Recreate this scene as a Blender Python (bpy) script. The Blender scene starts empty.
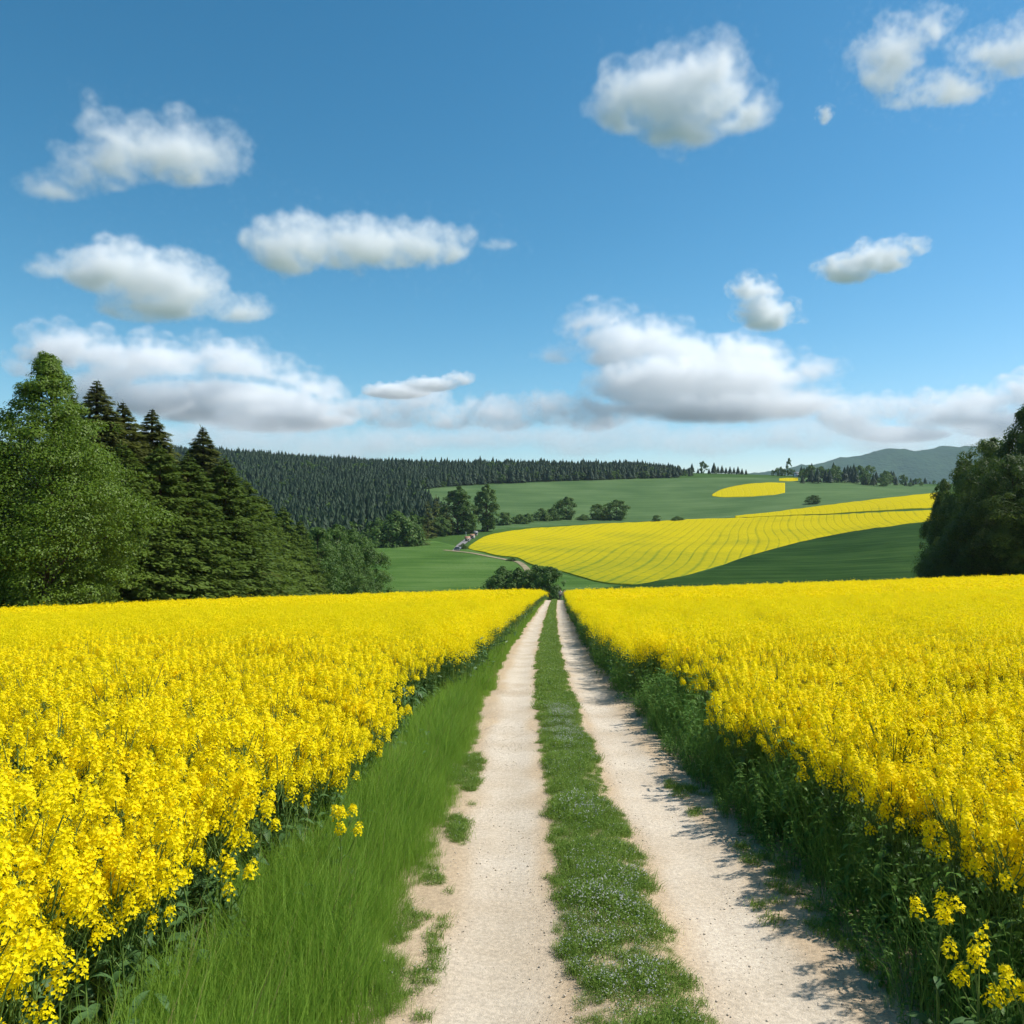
import bpy, bmesh, math, random
import numpy as np
from mathutils import Vector
S = bpy.context.scene
COL = S.collection
R = math.radians
PI = math.pi

# ------------------------------------------------------------------ camera, sky, sun
F, VX, HY, CAMZ = 800.0, 556.0, 520.0, 2.4
cam = bpy.data.cameras.new('camera')
cam_o = bpy.data.objects.new('camera', cam); COL.objects.link(cam_o); S.camera = cam_o
cam.sensor_width = 36; cam.lens = 36 * F / 1024
cam_o.location = (0, 0, CAMZ); cam_o.rotation_euler = (R(90), 0, 0)
cam.shift_x = -(VX - 512) / 1024; cam.shift_y = (HY - 512) / 1024
cam.clip_start = 0.05; cam.clip_end = 60000
SUN_EL, SUN_AZ = 53, 78
W = bpy.data.worlds.new('World'); S.world = W; W.use_nodes = True
nt = W.node_tree
sky = nt.nodes.new('ShaderNodeTexSky'); sky.sky_type = 'NISHITA'; sky.sun_disc = False
sky.sun_elevation = R(SUN_EL); sky.sun_rotation = R(SUN_AZ)
sky.air_density = 1.0; sky.dust_density = 0.3; sky.ozone_density = 1.6
sep = nt.nodes.new('ShaderNodeSeparateColor'); com = nt.nodes.new('ShaderNodeCombineColor'); nt.links.new(sky.outputs[0], sep.inputs[0])
for ch, (pw, ml) in enumerate(((2.0, .20), (1.27, .69), (1.26, .707))):      # a clear, deep blue spring sky
    p_ = nt.nodes.new('ShaderNodeMath'); p_.operation = 'POWER'; p_.inputs[1].default_value = pw; nt.links.new(sep.outputs[ch], p_.inputs[0])
    m_ = nt.nodes.new('ShaderNodeMath'); m_.operation = 'MULTIPLY'; m_.inputs[1].default_value = ml; nt.links.new(p_.outputs[0], m_.inputs[0]); nt.links.new(m_.outputs[0], com.inputs[ch])
bg = nt.nodes['Background']; nt.links.new(com.outputs[0], bg.inputs[0]); bg.inputs[1].default_value = 0.10
sun = bpy.data.lights.new('sun', 'SUN'); sun.energy = 5.0; sun.angle = R(0.8); sun.color = (1, 0.955, 0.88)
sun_o = bpy.data.objects.new('sun', sun); COL.objects.link(sun_o)
sd = Vector((math.sin(R(SUN_AZ)) * math.cos(R(SUN_EL)), math.cos(R(SUN_AZ)) * math.cos(R(SUN_EL)), math.sin(R(SUN_EL))))
sun_o.rotation_euler = sd.to_track_quat('Z', 'Y').to_euler(); sun_o.location = (50, 0, 80)
vs = S.view_settings
vs.view_transform = 'Standard'; vs.look = 'None'; vs.exposure = 0.3; vs.gamma = 1; vs.use_curve_mapping = False
cy = S.cycles
cy.max_bounces = 14; cy.diffuse_bounces = 4; cy.transmission_bounces = 5; cy.volume_bounces = 12; cy.transparent_max_bounces = 8
cy.use_denoising = True; cy.volume_step_rate = 1.5; cy.volume_max_steps = 256
cy.sample_clamp_indirect = 6.0
cy.use_adaptive_sampling = True; cy.adaptive_threshold = 0.015

# ------------------------------------------------------------------ small helpers
def tag(o, label=None, cat=None, group=None, kind=None):
    if label: o['label'] = label
    if cat: o['category'] = cat
    if group: o['group'] = group
    if kind: o['kind'] = kind
    return o

def empty(name, loc, label, cat, group=None, rz=0.0, sc=1.0):
    o = bpy.data.objects.new(name, None); COL.objects.link(o)
    o.empty_display_size = 0.1; o.location = loc; o.rotation_euler = (0, 0, rz); o.scale = (sc,) * 3
    return tag(o, label, cat, group)

def mesh_data(name, verts, faces, mats, mi=None, smooth=False):
    me = bpy.data.meshes.new(name)
    verts = np.asarray(verts, dtype=np.float32)
    if isinstance(faces, np.ndarray):
        n, k = faces.shape
        me.vertices.add(len(verts)); me.vertices.foreach_set('co', verts.ravel())
        me.loops.add(n * k); me.loops.foreach_set('vertex_index', faces.astype(np.int32).ravel())
        me.polygons.add(n)
        me.polygons.foreach_set('loop_start', np.arange(0, n * k, k, dtype=np.int32))
        me.update(calc_edges=True)
    else:
        me.from_pydata(verts.tolist(), [], [list(map(int, f)) for f in faces])
    for m in mats: me.materials.append(m)
    if mi is not None: me.polygons.foreach_set('material_index', np.asarray(mi, dtype=np.int32))
    if smooth: me.polygons.foreach_set('use_smooth', np.ones(len(me.polygons), dtype=bool))
    me.update()
    return me

def obj(name, me, parent=None, loc=(0, 0, 0)):
    o = bpy.data.objects.new(name, me); COL.objects.link(o); o.location = loc
    if parent is not None: o.parent = parent
    return o

class MB:
    """collects quads (all faces four-sided; a triangle repeats no vertex: it is given as a thin quad) with material slots"""
    def __init__(s): s.v = []; s.f = []; s.m = []; s.n = 0
    def add(s, v, f, m=0):
        v = np.asarray(v, dtype=np.float32); f = np.asarray(f, dtype=np.int64)
        s.v.append(v); s.f.append(f + s.n); s.m.append(np.full(len(f), m)); s.n += len(v)
    def data(s): return np.concatenate(s.v), np.concatenate(s.f), np.concatenate(s.m)
    def mesh(s, name, mats, smooth=False):
        v, f, m = s.data(); return mesh_data(name, v, f, mats, m, smooth)

def unit(a): return a / np.maximum(np.linalg.norm(a, axis=-1, keepdims=True), 1e-9)

def rhombs(mb, c, nrm, axis, ln, wd, m=0):
    """leaf-shaped faces: c base points, axis the way each points, nrm the way it faces"""
    axis = unit(axis); side = unit(np.cross(nrm, axis))
    ln = np.asarray(ln).reshape(-1, 1) * np.ones((len(c), 1)); wd = np.asarray(wd).reshape(-1, 1) * np.ones((len(c), 1))
    v = np.stack([c, c + axis * ln * .5 + side * wd * .5, c + axis * ln, c + axis * ln * .5 - side * wd * .5], 1).reshape(-1, 3)
    mb.add(v, np.arange(len(v)).reshape(-1, 4), m)

def tube(mb, pts, rad, sides=5, m=0):
    pts = np.asarray(pts, float); n = len(pts); rad = np.ones(n) * rad
    tg = unit(np.gradient(pts, axis=0)); ref = np.array([0.31, 0.95, 0.05])
    a = unit(np.cross(tg, ref)); b = np.cross(tg, a)
    an = np.linspace(0, 2 * PI, sides, endpoint=False)
    v = (pts[:, None] + rad[:, None, None] * (np.cos(an)[None, :, None] * a[:, None] + np.sin(an)[None, :, None] * b[:, None])).reshape(-1, 3)
    f = [[i * sides + j, i * sides + (j + 1) % sides, (i + 1) * sides + (j + 1) % sides, (i + 1) * sides + j] for i in range(n - 1) for j in range(sides)]
    mb.add(v, f, m)

def box(mb, c, s, m=0, rz=0.0):
    x, y, z = np.array(s) / 2
    v = np.array([(-x, -y, -z), (x, -y, -z), (x, y, -z), (-x, y, -z), (-x, -y, z), (x, -y, z), (x, y, z), (-x, y, z)])
    cs, sn = math.cos(rz), math.sin(rz)
    v = np.stack([v[:, 0] * cs - v[:, 1] * sn, v[:, 0] * sn + v[:, 1] * cs, v[:, 2]], 1) + np.array(c)
    mb.add(v, [(0, 3, 2, 1), (4, 5, 6, 7), (0, 1, 5, 4), (1, 2, 6, 5), (2, 3, 7, 6), (3, 0, 4, 7)], m)

def pchip(x, y, xq):
    x = np.asarray(x, float); y = np.asarray(y, float); h = np.diff(x); d = np.diff(y) / h
    m = np.zeros_like(y); m[0] = d[0]; m[-1] = d[-1]
    for i in range(1, len(x) - 1):
        if d[i - 1] * d[i] > 0:
            w1 = 2 * h[i] + h[i - 1]; w2 = h[i] + 2 * h[i - 1]; m[i] = (w1 + w2) / (w1 / d[i - 1] + w2 / d[i])
    xq = np.clip(xq, x[0], x[-1]); k = np.clip(np.searchsorted(x, xq) - 1, 0, len(h) - 1)
    t = (xq - x[k]) / h[k]
    return (2*t**3-3*t**2+1)*y[k] + (t**3-2*t**2+t)*h[k]*m[k] + (-2*t**3+3*t**2)*y[k+1] + (t**3-t**2)*h[k]*m[k+1]

def sst(a, b, x):
    t = np.clip((x - a) / (b - a), 0, 1); return t * t * (3 - 2 * t)

def vnoise(x, y, seed=0):
    """smooth value noise, -1..1"""
    xi = np.floor(x); yi = np.floor(y); fx = x - xi; fy = y - yi
    fx = fx * fx * (3 - 2 * fx); fy = fy * fy * (3 - 2 * fy)
    def h(a, b):
        q = np.sin(a * 127.1 + b * 311.7 + seed * 74.7) * 43758.5453; return (q - np.floor(q)) * 2 - 1
    return (h(xi, yi) * (1 - fx) + h(xi + 1, yi) * fx) * (1 - fy) + (h(xi, yi + 1) * (1 - fx) + h(xi + 1, yi + 1) * fx) * fy

# ------------------------------------------------------------------ the land's height
COLS = [-200, 165, 420, 640, 800, 925, 1250]
YS = [350, 420, 500, 600, 750, 900, 1100, 1350, 1800, 2600, 5000]
ROWS = [
 [590, 576, 561, 545, 520, 495, 470, 449, 470, 492, 510],
 [590, 575, 560, 545, 520, 497, 475, 457, 476, 493, 510],
 [590, 566, 549, 537, 519, 502, 486, 470, 484, 495, 510],
 [589, 570, 554, 541, 523, 505, 488, 472, 486, 496, 510],
 [586, 568, 551, 534, 513, 498, 485, 476, 487, 496, 510],
 [582, 562, 542, 523, 500, 493, 488, 484, 490, 497, 510],
 [577, 552, 530, 510, 492, 488, 484, 480, 488, 497, 510]]

def near_z(X, Y):
    sp = np.sign(X) * np.maximum(np.abs(X) - 4, 0) ** 2 / (np.maximum(np.abs(X) - 4, 0) + 5)
    return -0.079 * Y + 0.035 * np.clip(sp, -110, 110)

def _grid():
    px = np.linspace(-200, 1250, 146); Yf = np.geomspace(60, 5000, 420); G = np.zeros((len(px), len(Yf)))
    cols = np.array([pchip(COLS, [r[j] for r in ROWS], px) for j in range(len(YS))])
    for i, p in enumerate(px):
        u = (p - VX) / F; ys = [60, 72, 85, 98, 112]
        rr = [HY + F * (CAMZ - near_z(np.array(u * y), np.array(y))) / y for y in ys]
        r0 = rr[-1]
        G[i] = pchip(ys + [150, 200, 270] + YS, [float(q) for q in rr] + [r0 + 3.5, r0 * .5 + 311, r0 * .25 + 458] + list(cols[:, i]), Yf)
    return px, Yf, G
GPX, GY, GR = _grid()

def row_at(px, Y):
    a = np.clip((px - GPX[0]) / (GPX[1] - GPX[0]), 0, len(GPX) - 1.001); i = a.astype(int); fa = a - i
    b = np.clip(np.log(np.maximum(Y, 1) / GY[0]) / math.log(GY[1] / GY[0]), 0, len(GY) - 1.001); j = b.astype(int); fb = b - j
    return (GR[i, j] * (1 - fa) + GR[i + 1, j] * fa) * (1 - fb) + (GR[i, j + 1] * (1 - fa) + GR[i + 1, j + 1] * fa) * fb

def Z(X, Y):
    X, Y = np.broadcast_arrays(np.asarray(X, float), np.asarray(Y, float))
    Ys = np.maximum(Y, 60); r = row_at(VX + F * X / Ys, Ys)
    far = CAMZ - (r - HY) * Ys / F; w = sst(80, 104, Y)
    return near_z(X, Y) * (1 - w) + far * w

def hit(px, row):
    """the land seen at a pixel beyond the crest -> X, Y"""
    px = np.atleast_1d(np.asarray(px, float)); row = np.atleast_1d(np.asarray(row, float)); out = []
    Yq = np.geomspace(340, 1350, 500)
    for p, r in zip(px, row):
        rr = row_at(np.full(500, p), Yq); rr = np.minimum.accumulate(rr)
        out.append(np.interp(-r, -rr, Yq))
    Y = np.array(out); return (px - VX) / F * Y, Y

def road_c(Y): return pchip([-10, 4.35, 8.85, 14, 28.6, 60, 130, 170], [1.1, .46, .25, .06, -.25, -.36, -.1, 0.4], np.asarray(Y, float))
def left_edge(Y): return road_c(Y) + pchip([-10, 4, 6, 20, 40, 130], [-2.75, -2.62, -2.38, -1.98, -1.82, -1.62], np.asarray(Y, float))
def right_edge(Y): return road_c(Y) + pchip([-10, 4, 10, 30, 130], [2.0, 2.0, 1.78, 1.66, 1.85], np.asarray(Y, float))

# ------------------------------------------------------------------ materials
def newmat(name):
    m = bpy.data.materials.new(name); m.use_nodes = True; n = m.node_tree.nodes; n.clear()
    return m, n, m.node_tree.links

def leaf_mat(name, c1, c2, trans=0.35, rough=0.55, spec=0.25, tcol=None, per='island'):
    """two-tone foliage: each leaf (and each plant) its own mix of c1 and c2, light comes through"""
    m, n, l = newmat(name)
    out = n.new('ShaderNodeOutputMaterial'); ge = n.new('ShaderNodeNewGeometry'); oi = n.new('ShaderNodeObjectInfo')
    mx = n.new('ShaderNodeMix'); mx.data_type = 'RGBA'; mx.inputs[6].default_value = (*c1, 1); mx.inputs[7].default_value = (*c2, 1)
    ad = n.new('ShaderNodeMath'); ad.operation = 'MULTIPLY_ADD'; ad.inputs[1].default_value = 0.55
    l.new(ge.outputs['Random Per Island'], ad.inputs[0])
    ml = n.new('ShaderNodeMath'); ml.operation = 'MULTIPLY'; ml.inputs[1].default_value = 0.45; l.new(oi.outputs['Random'], ml.inputs[0])
    l.new(ml.outputs[0], ad.inputs[2]); l.new(ad.outputs[0], mx.inputs[0])
    pb = n.new('ShaderNodeBsdfPrincipled'); pb.inputs['Roughness'].default_value = rough; pb.inputs['Specular IOR Level'].default_value = spec
    l.new(mx.outputs[2], pb.inputs['Base Color'])
    tr = n.new('ShaderNodeBsdfTranslucent')
    if tcol:
        tm = n.new('ShaderNodeMix'); tm.data_type = 'RGBA'; tm.blend_type = 'MULTIPLY'; tm.inputs[0].default_value = 1
        l.new(mx.outputs[2], tm.inputs[6]); tm.inputs[7].default_value = (*tcol, 1); l.new(tm.outputs[2], tr.inputs['Color'])
    else: l.new(mx.outputs[2], tr.inputs['Color'])
    ms = n.new('ShaderNodeMixShader'); ms.inputs[0].default_value = trans
    l.new(pb.outputs[0], ms.inputs[1]); l.new(tr.outputs[0], ms.inputs[2]); l.new(ms.outputs[0], out.inputs['Surface'])
    return m

def noise_mat(name, stops, scale, detail=6, rough=0.95, bump=0.0, bscale=None, scale2=None, spec=0.02, bdist=0.05, stretch=None):
    m, n, l = newmat(name)
    out = n.new('ShaderNodeOutputMaterial'); pb = n.new('ShaderNodeBsdfPrincipled'); l.new(pb.outputs[0], out.inputs['Surface'])
    pb.inputs['Roughness'].default_value = rough; pb.inputs['Specular IOR Level'].default_value = spec
    ge = n.new('ShaderNodeNewGeometry')
    vec = ge.outputs['Position']
    if stretch:
        mp = n.new('ShaderNodeMapping'); mp.inputs['Scale'].default_value = (stretch[0], stretch[1], 0.05); mp.inputs['Rotation'].default_value = (0, 0, stretch[2]); l.new(vec, mp.inputs['Vector']); vec = mp.outputs[0]
    n1 = n.new('ShaderNodeTexNoise'); n1.inputs['Scale'].default_value = scale; n1.inputs['Detail'].default_value = detail; l.new(vec, n1.inputs['Vector'])
    fac = n1.outputs['Fac']
    if scale2:
        n2 = n.new('ShaderNodeTexNoise'); n2.inputs['Scale'].default_value = scale2; n2.inputs['Detail'].default_value = 3; l.new(ge.outputs['Position'], n2.inputs['Vector'])
        av = n.new('ShaderNodeMath'); av.operation = 'MULTIPLY_ADD'; av.inputs[1].default_value = .5; l.new(n1.outputs['Fac'], av.inputs[0])
        hv = n.new('ShaderNodeMath'); hv.operation = 'MULTIPLY'; hv.inputs[1].default_value = .5; l.new(n2.outputs['Fac'], hv.inputs[0]); l.new(hv.outputs[0], av.inputs[2]); fac = av.outputs[0]
    cr = n.new('ShaderNodeValToRGB'); l.new(fac, cr.inputs[0]); e = cr.color_ramp.elements
    while len(e) < len(stops): e.new(.5)
    for k, (p, c) in enumerate(stops): e[k].position = p; e[k].color = (*c, 1)
    l.new(cr.outputs[0], pb.inputs['Base Color'])
    if bump:
        nb = n.new('ShaderNodeTexNoise'); nb.inputs['Scale'].default_value = bscale or scale * 4; nb.inputs['Detail'].default_value = 4; l.new(ge.outputs['Position'], nb.inputs['Vector'])
        bp = n.new('ShaderNodeBump'); bp.inputs['Strength'].default_value = bump; bp.inputs['Distance'].default_value = bdist; l.new(nb.outputs['Fac'], bp.inputs['Height']); l.new(bp.outputs[0], pb.inputs['Normal'])
    return m

def plain(name, c, rough=.6, metal=0.0):
    m, n, l = newmat(name); out = n.new('ShaderNodeOutputMaterial'); pb = n.new('ShaderNodeBsdfPrincipled'); l.new(pb.outputs[0], out.inputs['Surface'])
    nz = n.new('ShaderNodeTexNoise'); nz.inputs['Scale'].default_value = 3; mx = n.new('ShaderNodeMix'); mx.data_type = 'RGBA'
    mx.inputs[6].default_value = (*[q * .85 for q in c], 1); mx.inputs[7].default_value = (*[min(1, q * 1.1) for q in c], 1)
    l.new(nz.outputs['Fac'], mx.inputs[0]); l.new(mx.outputs[2], pb.inputs['Base Color'])
    pb.inputs['Roughness'].default_value = rough; pb.inputs['Metallic'].default_value = metal
    return m

M = {}
M['petal'] = leaf_mat('rape_petal', (.93, .735, .003), (.97, .83, .005), .45, .6, .12)
M['bud'] = leaf_mat('rape_bud', (.42, .42, .02), (.60, .55, .02), .3)
M['stem'] = leaf_mat('rape_stem', (.10, .17, .035), (.17, .26, .06), .15)
M['rleaf'] = leaf_mat('rape_leaf', (.055, .12, .035), (.10, .19, .065), .3, .5)
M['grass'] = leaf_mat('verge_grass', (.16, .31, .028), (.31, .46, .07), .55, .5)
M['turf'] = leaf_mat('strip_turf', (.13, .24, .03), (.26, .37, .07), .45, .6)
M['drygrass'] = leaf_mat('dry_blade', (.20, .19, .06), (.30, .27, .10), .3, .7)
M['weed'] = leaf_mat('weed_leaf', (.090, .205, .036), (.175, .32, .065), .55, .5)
M['clover'] = leaf_mat('white_flower', (.45, .46, .42), (.60, .60, .56), .3)
M['beech'] = leaf_mat('beech_leaf', (.085, .150, .009), (.135, .215, .016), .38, .5)
M['broad'] = leaf_mat('broad_leaf', (.062, .130, .020), (.130, .215, .038), .42, .55)
M['darkbroad'] = leaf_mat('dark_broad_leaf', (.042, .082, .016), (.120, .180, .030), .5, .55)
M['spruce'] = leaf_mat('spruce_needle', (.095, .118, .022), (.175, .195, .038), .45, .6)
M['larch'] = leaf_mat('larch_needle', (.075, .125, .014), (.140, .205, .025), .42, .6)
M['conifer'] = leaf_mat('far_conifer', (.017, .043, .020), (.044, .078, .032), .2, .7)
M['bark'] = noise_mat('bark', [(.3, (.035, .026, .018)), (.7, (.10, .075, .05))], 6, bump=.6)
M['soil'] = noise_mat('land', [(.3, (.035, .075, .016)), (.55, (.05, .10, .022)), (.75, (.065, .12, .03))], .6, scale2=.02, bump=.4, bscale=3)
M['meadow'] = noise_mat('meadow_grass', [(.38, (.046, .100, .018)), (.5, (.068, .132, .028)), (.62, (.095, .160, .042))], .22, scale2=.03, bump=.8, bscale=.6, bdist=.5, stretch=(.12, 1, .1))
M['upgreen'] = noise_mat('young_crop', [(.38, (.055, .104, .036)), (.5, (.076, .130, .046)), (.62, (.100, .158, .060))], .16, scale2=.016, bump=.8, bscale=.5, bdist=.6, stretch=(.06, .8, .05))
M['shadedgreen'] = noise_mat('shaded_crop', [(.38, (.013, .038, .006)), (.5, (.022, .054, .010)), (.62, (.040, .080, .016))], .22, scale2=.02, bump=.8, bscale=.6, bdist=.5, stretch=(.10, 1, -.3))  # crop green with the slope's cloud shade painted into its colour
M['forestfloor'] = noise_mat('forest_floor', [(.3, (.012, .03, .012)), (.7, (.03, .05, .02))], .3)

def gravel_mat():
    m, n, l = newmat('pale_gravel')
    out = n.new('ShaderNodeOutputMaterial'); pb = n.new('ShaderNodeBsdfPrincipled'); l.new(pb.outputs[0], out.inputs['Surface']); pb.inputs['Roughness'].default_value = .92; pb.inputs['Specular IOR Level'].default_value = .15
    ge = n.new('ShaderNodeNewGeometry')
    def noise(sc, det=4):
        q = n.new('ShaderNodeTexNoise'); q.inputs['Scale'].default_value = sc; q.inputs['Detail'].default_value = det; l.new(ge.outputs['Position'], q.inputs['Vector']); return q
    big, mid, fine = noise(1.0), noise(34), noise(190, 2)
    cr = n.new('ShaderNodeValToRGB'); e = cr.color_ramp.elements
    e[0].position = .32; e[0].color = (.44, .36, .265, 1); e[1].position = .62; e[1].color = (.53, .455, .36, 1); l.new(big.outputs['Fac'], cr.inputs[0])
    c2 = n.new('ShaderNodeMix'); c2.data_type = 'RGBA'; c2.blend_type = 'OVERLAY'; c2.inputs[0].default_value = .45; l.new(cr.outputs[0], c2.inputs[6]); l.new(mid.outputs['Fac'], c2.inputs[7])
    c3 = n.new('ShaderNodeMix'); c3.data_type = 'RGBA'; c3.blend_type = 'OVERLAY'; c3.inputs[0].default_value = .6; l.new(c2.outputs[2], c3.inputs[6]); l.new(fine.outputs['Fac'], c3.inputs[7])
    at = n.new('ShaderNodeAttribute'); at.attribute_name = 'rim'
    c4 = n.new('ShaderNodeMix'); c4.data_type = 'RGBA'; c4.blend_type = 'MULTIPLY'; c4.inputs[7].default_value = (.88, .78, .65, 1)
    mr = n.new('ShaderNodeMath'); mr.operation = 'MULTIPLY'; l.new(at.outputs['Fac'], mr.inputs[0]); l.new(big.outputs['Fac'], mr.inputs[1]); m2 = n.new('ShaderNodeMath'); m2.operation = 'MULTIPLY'; m2.use_clamp = True; m2.inputs[1].default_value = 1.9; l.new(mr.outputs[0], m2.inputs[0])
    l.new(m2.outputs[0], c4.inputs[0]); l.new(c3.outputs[2], c4.inputs[6]); l.new(c4.outputs[2], pb.inputs['Base Color'])
    vo = n.new('ShaderNodeTexVoronoi'); vo.inputs['Scale'].default_value = 70; l.new(ge.outputs['Position'], vo.inputs['Vector'])
    ad = n.new('ShaderNodeMath'); ad.operation = 'SUBTRACT'; l.new(fine.outputs['Fac'], ad.inputs[0]); ad.inputs[1].default_value = 0
    mu = n.new('ShaderNodeMath'); mu.operation = 'MULTIPLY_ADD'; l.new(vo.outputs['Distance'], mu.inputs[0]); mu.inputs[1].default_value = -.5; l.new(ad.outputs[0], mu.inputs[2])
    bp = n.new('ShaderNodeBump'); bp.inputs['Strength'].default_value = .55; bp.inputs['Distance'].default_value = .007; l.new(mu.outputs[0], bp.inputs['Height']); l.new(bp.outputs[0], pb.inputs['Normal'])
    return m
M['gravel'] = gravel_mat()
M['pebble'] = leaf_mat('pebble_stone', (.30, .24, .17), (.60, .52, .42), 0.0, .85)

def rape_far_mat(name, k, period, strength, seed=0):
    """flowering crop seen from far: yellow canopy with green drill gaps along the drilling direction x - k*y"""
    m, n, l = newmat(name)
    out = n.new('ShaderNodeOutputMaterial'); pb = n.new('ShaderNodeBsdfPrincipled'); l.new(pb.outputs[0], out.inputs['Surface']); pb.inputs['Roughness'].default_value = 1; pb.inputs['Specular IOR Level'].default_value = .0
    ge = n.new('ShaderNodeNewGeometry'); sp = n.new('ShaderNodeSeparateXYZ'); l.new(ge.outputs['Position'], sp.inputs[0])
    def noise(sc, det=3):
        q = n.new('ShaderNodeTexNoise'); q.inputs['Scale'].default_value = sc; q.inputs['Detail'].default_value = det; l.new(ge.outputs['Position'], q.inputs['Vector']); return q.outputs['Fac']
    def math_(op, a, b=None, c=None):
        q = n.new('ShaderNodeMath'); q.operation = op
        for i, v in enumerate((a, b, c)):
            if v is None: continue
            if isinstance(v, (int, float)): q.inputs[i].default_value = v
            else: l.new(v, q.inputs[i])
        return q.outputs[0]
    warp = math_('MULTIPLY', noise(.005, 0), 40.0)
    q = math_('ADD', math_('MULTIPLY_ADD', sp.outputs['Y'], -k, sp.outputs['X']), warp)
    s1 = math_('ABSOLUTE', math_('SINE', math_('MULTIPLY', q, PI / period)))        # 0 on a gap
    g1 = math_('SUBTRACT', 1.0, math_('SMOOTH_MIN', math_('MULTIPLY', s1, 2.6), 1.0, .2))
    s2 = math_('ABSOLUTE', math_('SINE', math_('MULTIPLY', q, PI / (period * 4.0))))
    g2 = math_('SUBTRACT', 1.0, math_('SMOOTH_MIN', math_('MULTIPLY', s2, 5.5), 1.0, .2))
    nz = math_('MULTIPLY', math_('SUBTRACT', noise(.30, 5), .42), 1.6)
    pat = math_('MULTIPLY', math_('SUBTRACT', noise(.018, 5), .40), 2.4)
    gap = math_('MAXIMUM', math_('MULTIPLY', g1, math_('MULTIPLY', noise(.03), 1.3)), math_('MULTIPLY', g2, math_('MULTIPLY', noise(.02), 1.25)))
    fac = math_('ADD', math_('MULTIPLY', gap, strength), math_('MULTIPLY', math_('ADD', math_('ADD', nz, pat), math_('MULTIPLY', math_('SUBTRACT', 560.0, sp.outputs['Y']), .0035)), .5))
    cl = n.new('ShaderNodeClamp'); l.new(fac, cl.inputs[0])
    mx = n.new('ShaderNodeMix'); mx.data_type = 'RGBA'; l.new(cl.outputs[0], mx.inputs[0])
    mx.inputs[6].default_value = (.45, .365, .008, 1); mx.inputs[7].default_value = (.13, .18, .020, 1)
    l.new(mx.outputs[2], pb.inputs['Base Color'])
    bp = n.new('ShaderNodeBump'); bp.inputs['Strength'].default_value = .5; bp.inputs['Distance'].default_value = .5
    l.new(math_('SUBTRACT', noise(.9, 4), gap), bp.inputs['Height']); l.new(bp.outputs[0], pb.inputs['Normal'])
    return m

# ------------------------------------------------------------------ scattering of uncountable growth
def scatter(name, variants, mats, pos, rotz, scl, pick, tilt=None, kind='stuff', label=None, cat=None):
    """one object: its mesh carries the variants and the spots they grow on; geometry nodes set a variant on each spot"""
    V = []; Fs = []; MI = []; src = []; n0 = 0
    for k, (v, f, mi) in enumerate(variants):
        V.append(v); Fs.append(f + n0); MI.append(mi); src.append(np.full(len(v), k)); n0 += len(v)
    n_src = n0; npnt = len(pos)
    me = bpy.data.meshes.new(name)
    allv = np.concatenate(V + [np.asarray(pos, np.float32)]).astype(np.float32)
    Fa = np.concatenate(Fs).astype(np.int32); nf, kk = Fa.shape
    me.vertices.add(len(allv)); me.vertices.foreach_set('co', allv.ravel())
    me.loops.add(nf * kk); me.loops.foreach_set('vertex_index', Fa.ravel())
    me.polygons.add(nf); me.polygons.foreach_set('loop_start', np.arange(0, nf * kk, kk, dtype=np.int32))
    me.polygons.foreach_set('material_index', np.concatenate(MI).astype(np.int32))
    me.update(calc_edges=True)
    for m in mats: me.materials.append(m)
    def attr(nm, ty, vals, key='value'):
        a = me.attributes.new(nm, ty, 'POINT'); a.data.foreach_set(key, vals)
    attr('src', 'INT', np.concatenate([np.concatenate(src), np.full(npnt, -1)]).astype(np.int32))
    attr('pick', 'INT', np.concatenate([np.full(n_src, -1), pick]).astype(np.int32))
    rot = np.zeros((len(allv), 3), np.float32); rot[n_src:, 2] = rotz
    if tilt is not None: rot[n_src:, :2] = tilt
    attr('rot', 'FLOAT_VECTOR', rot.ravel(), 'vector')
    s3 = np.ones((len(allv), 3), np.float32); s3[n_src:] = scl if np.ndim(scl) == 2 else np.asarray(scl)[:, None]
    attr('scl', 'FLOAT_VECTOR', s3.ravel(), 'vector')
    o = obj(name, me)
    ng = bpy.data.node_groups.new(name, 'GeometryNodeTree')
    ng.interface.new_socket('Geometry', in_out='INPUT', socket_type='NodeSocketGeometry'); ng.interface.new_socket('Geometry', in_out='OUTPUT', socket_type='NodeSocketGeometry')
    N = ng.nodes; L = ng.links; gi = N.new('NodeGroupInput'); go = N.new('NodeGroupOutput')
    def named(nm, ty):
        q = N.new('GeometryNodeInputNamedAttribute'); q.data_type = ty; q.inputs[0].default_value = nm; return q.outputs[0]
    def eq(sock, val):
        q = N.new('FunctionNodeCompare'); q.data_type = 'INT'; q.operation = 'EQUAL'; L.new(sock, q.inputs[2]); q.inputs[3].default_value = val; return q.outputs[0]
    def sep(val):
        q = N.new('GeometryNodeSeparateGeometry'); q.domain = 'POINT'; L.new(gi.outputs[0], q.inputs[0]); L.new(eq(named('src', 'INT'), val), q.inputs[1]); return q.outputs[0]
    pts = sep(-1); jn = N.new('GeometryNodeJoinGeometry')
    for k in range(len(variants)):
        ip = N.new('GeometryNodeInstanceOnPoints'); L.new(pts, ip.inputs['Points']); L.new(eq(named('pick', 'INT'), k), ip.inputs['Selection'])
        L.new(sep(k), ip.inputs['Instance']); L.new(named('rot', 'FLOAT_VECTOR'), ip.inputs['Rotation']); L.new(named('scl', 'FLOAT_VECTOR'), ip.inputs['Scale'])
        L.new(ip.outputs[0], jn.inputs[0])
    L.new(jn.outputs[0], go.inputs[0])
    o.modifiers.new('growth', 'NODES').node_group = ng
    return tag(o, label, cat, None, kind)

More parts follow.
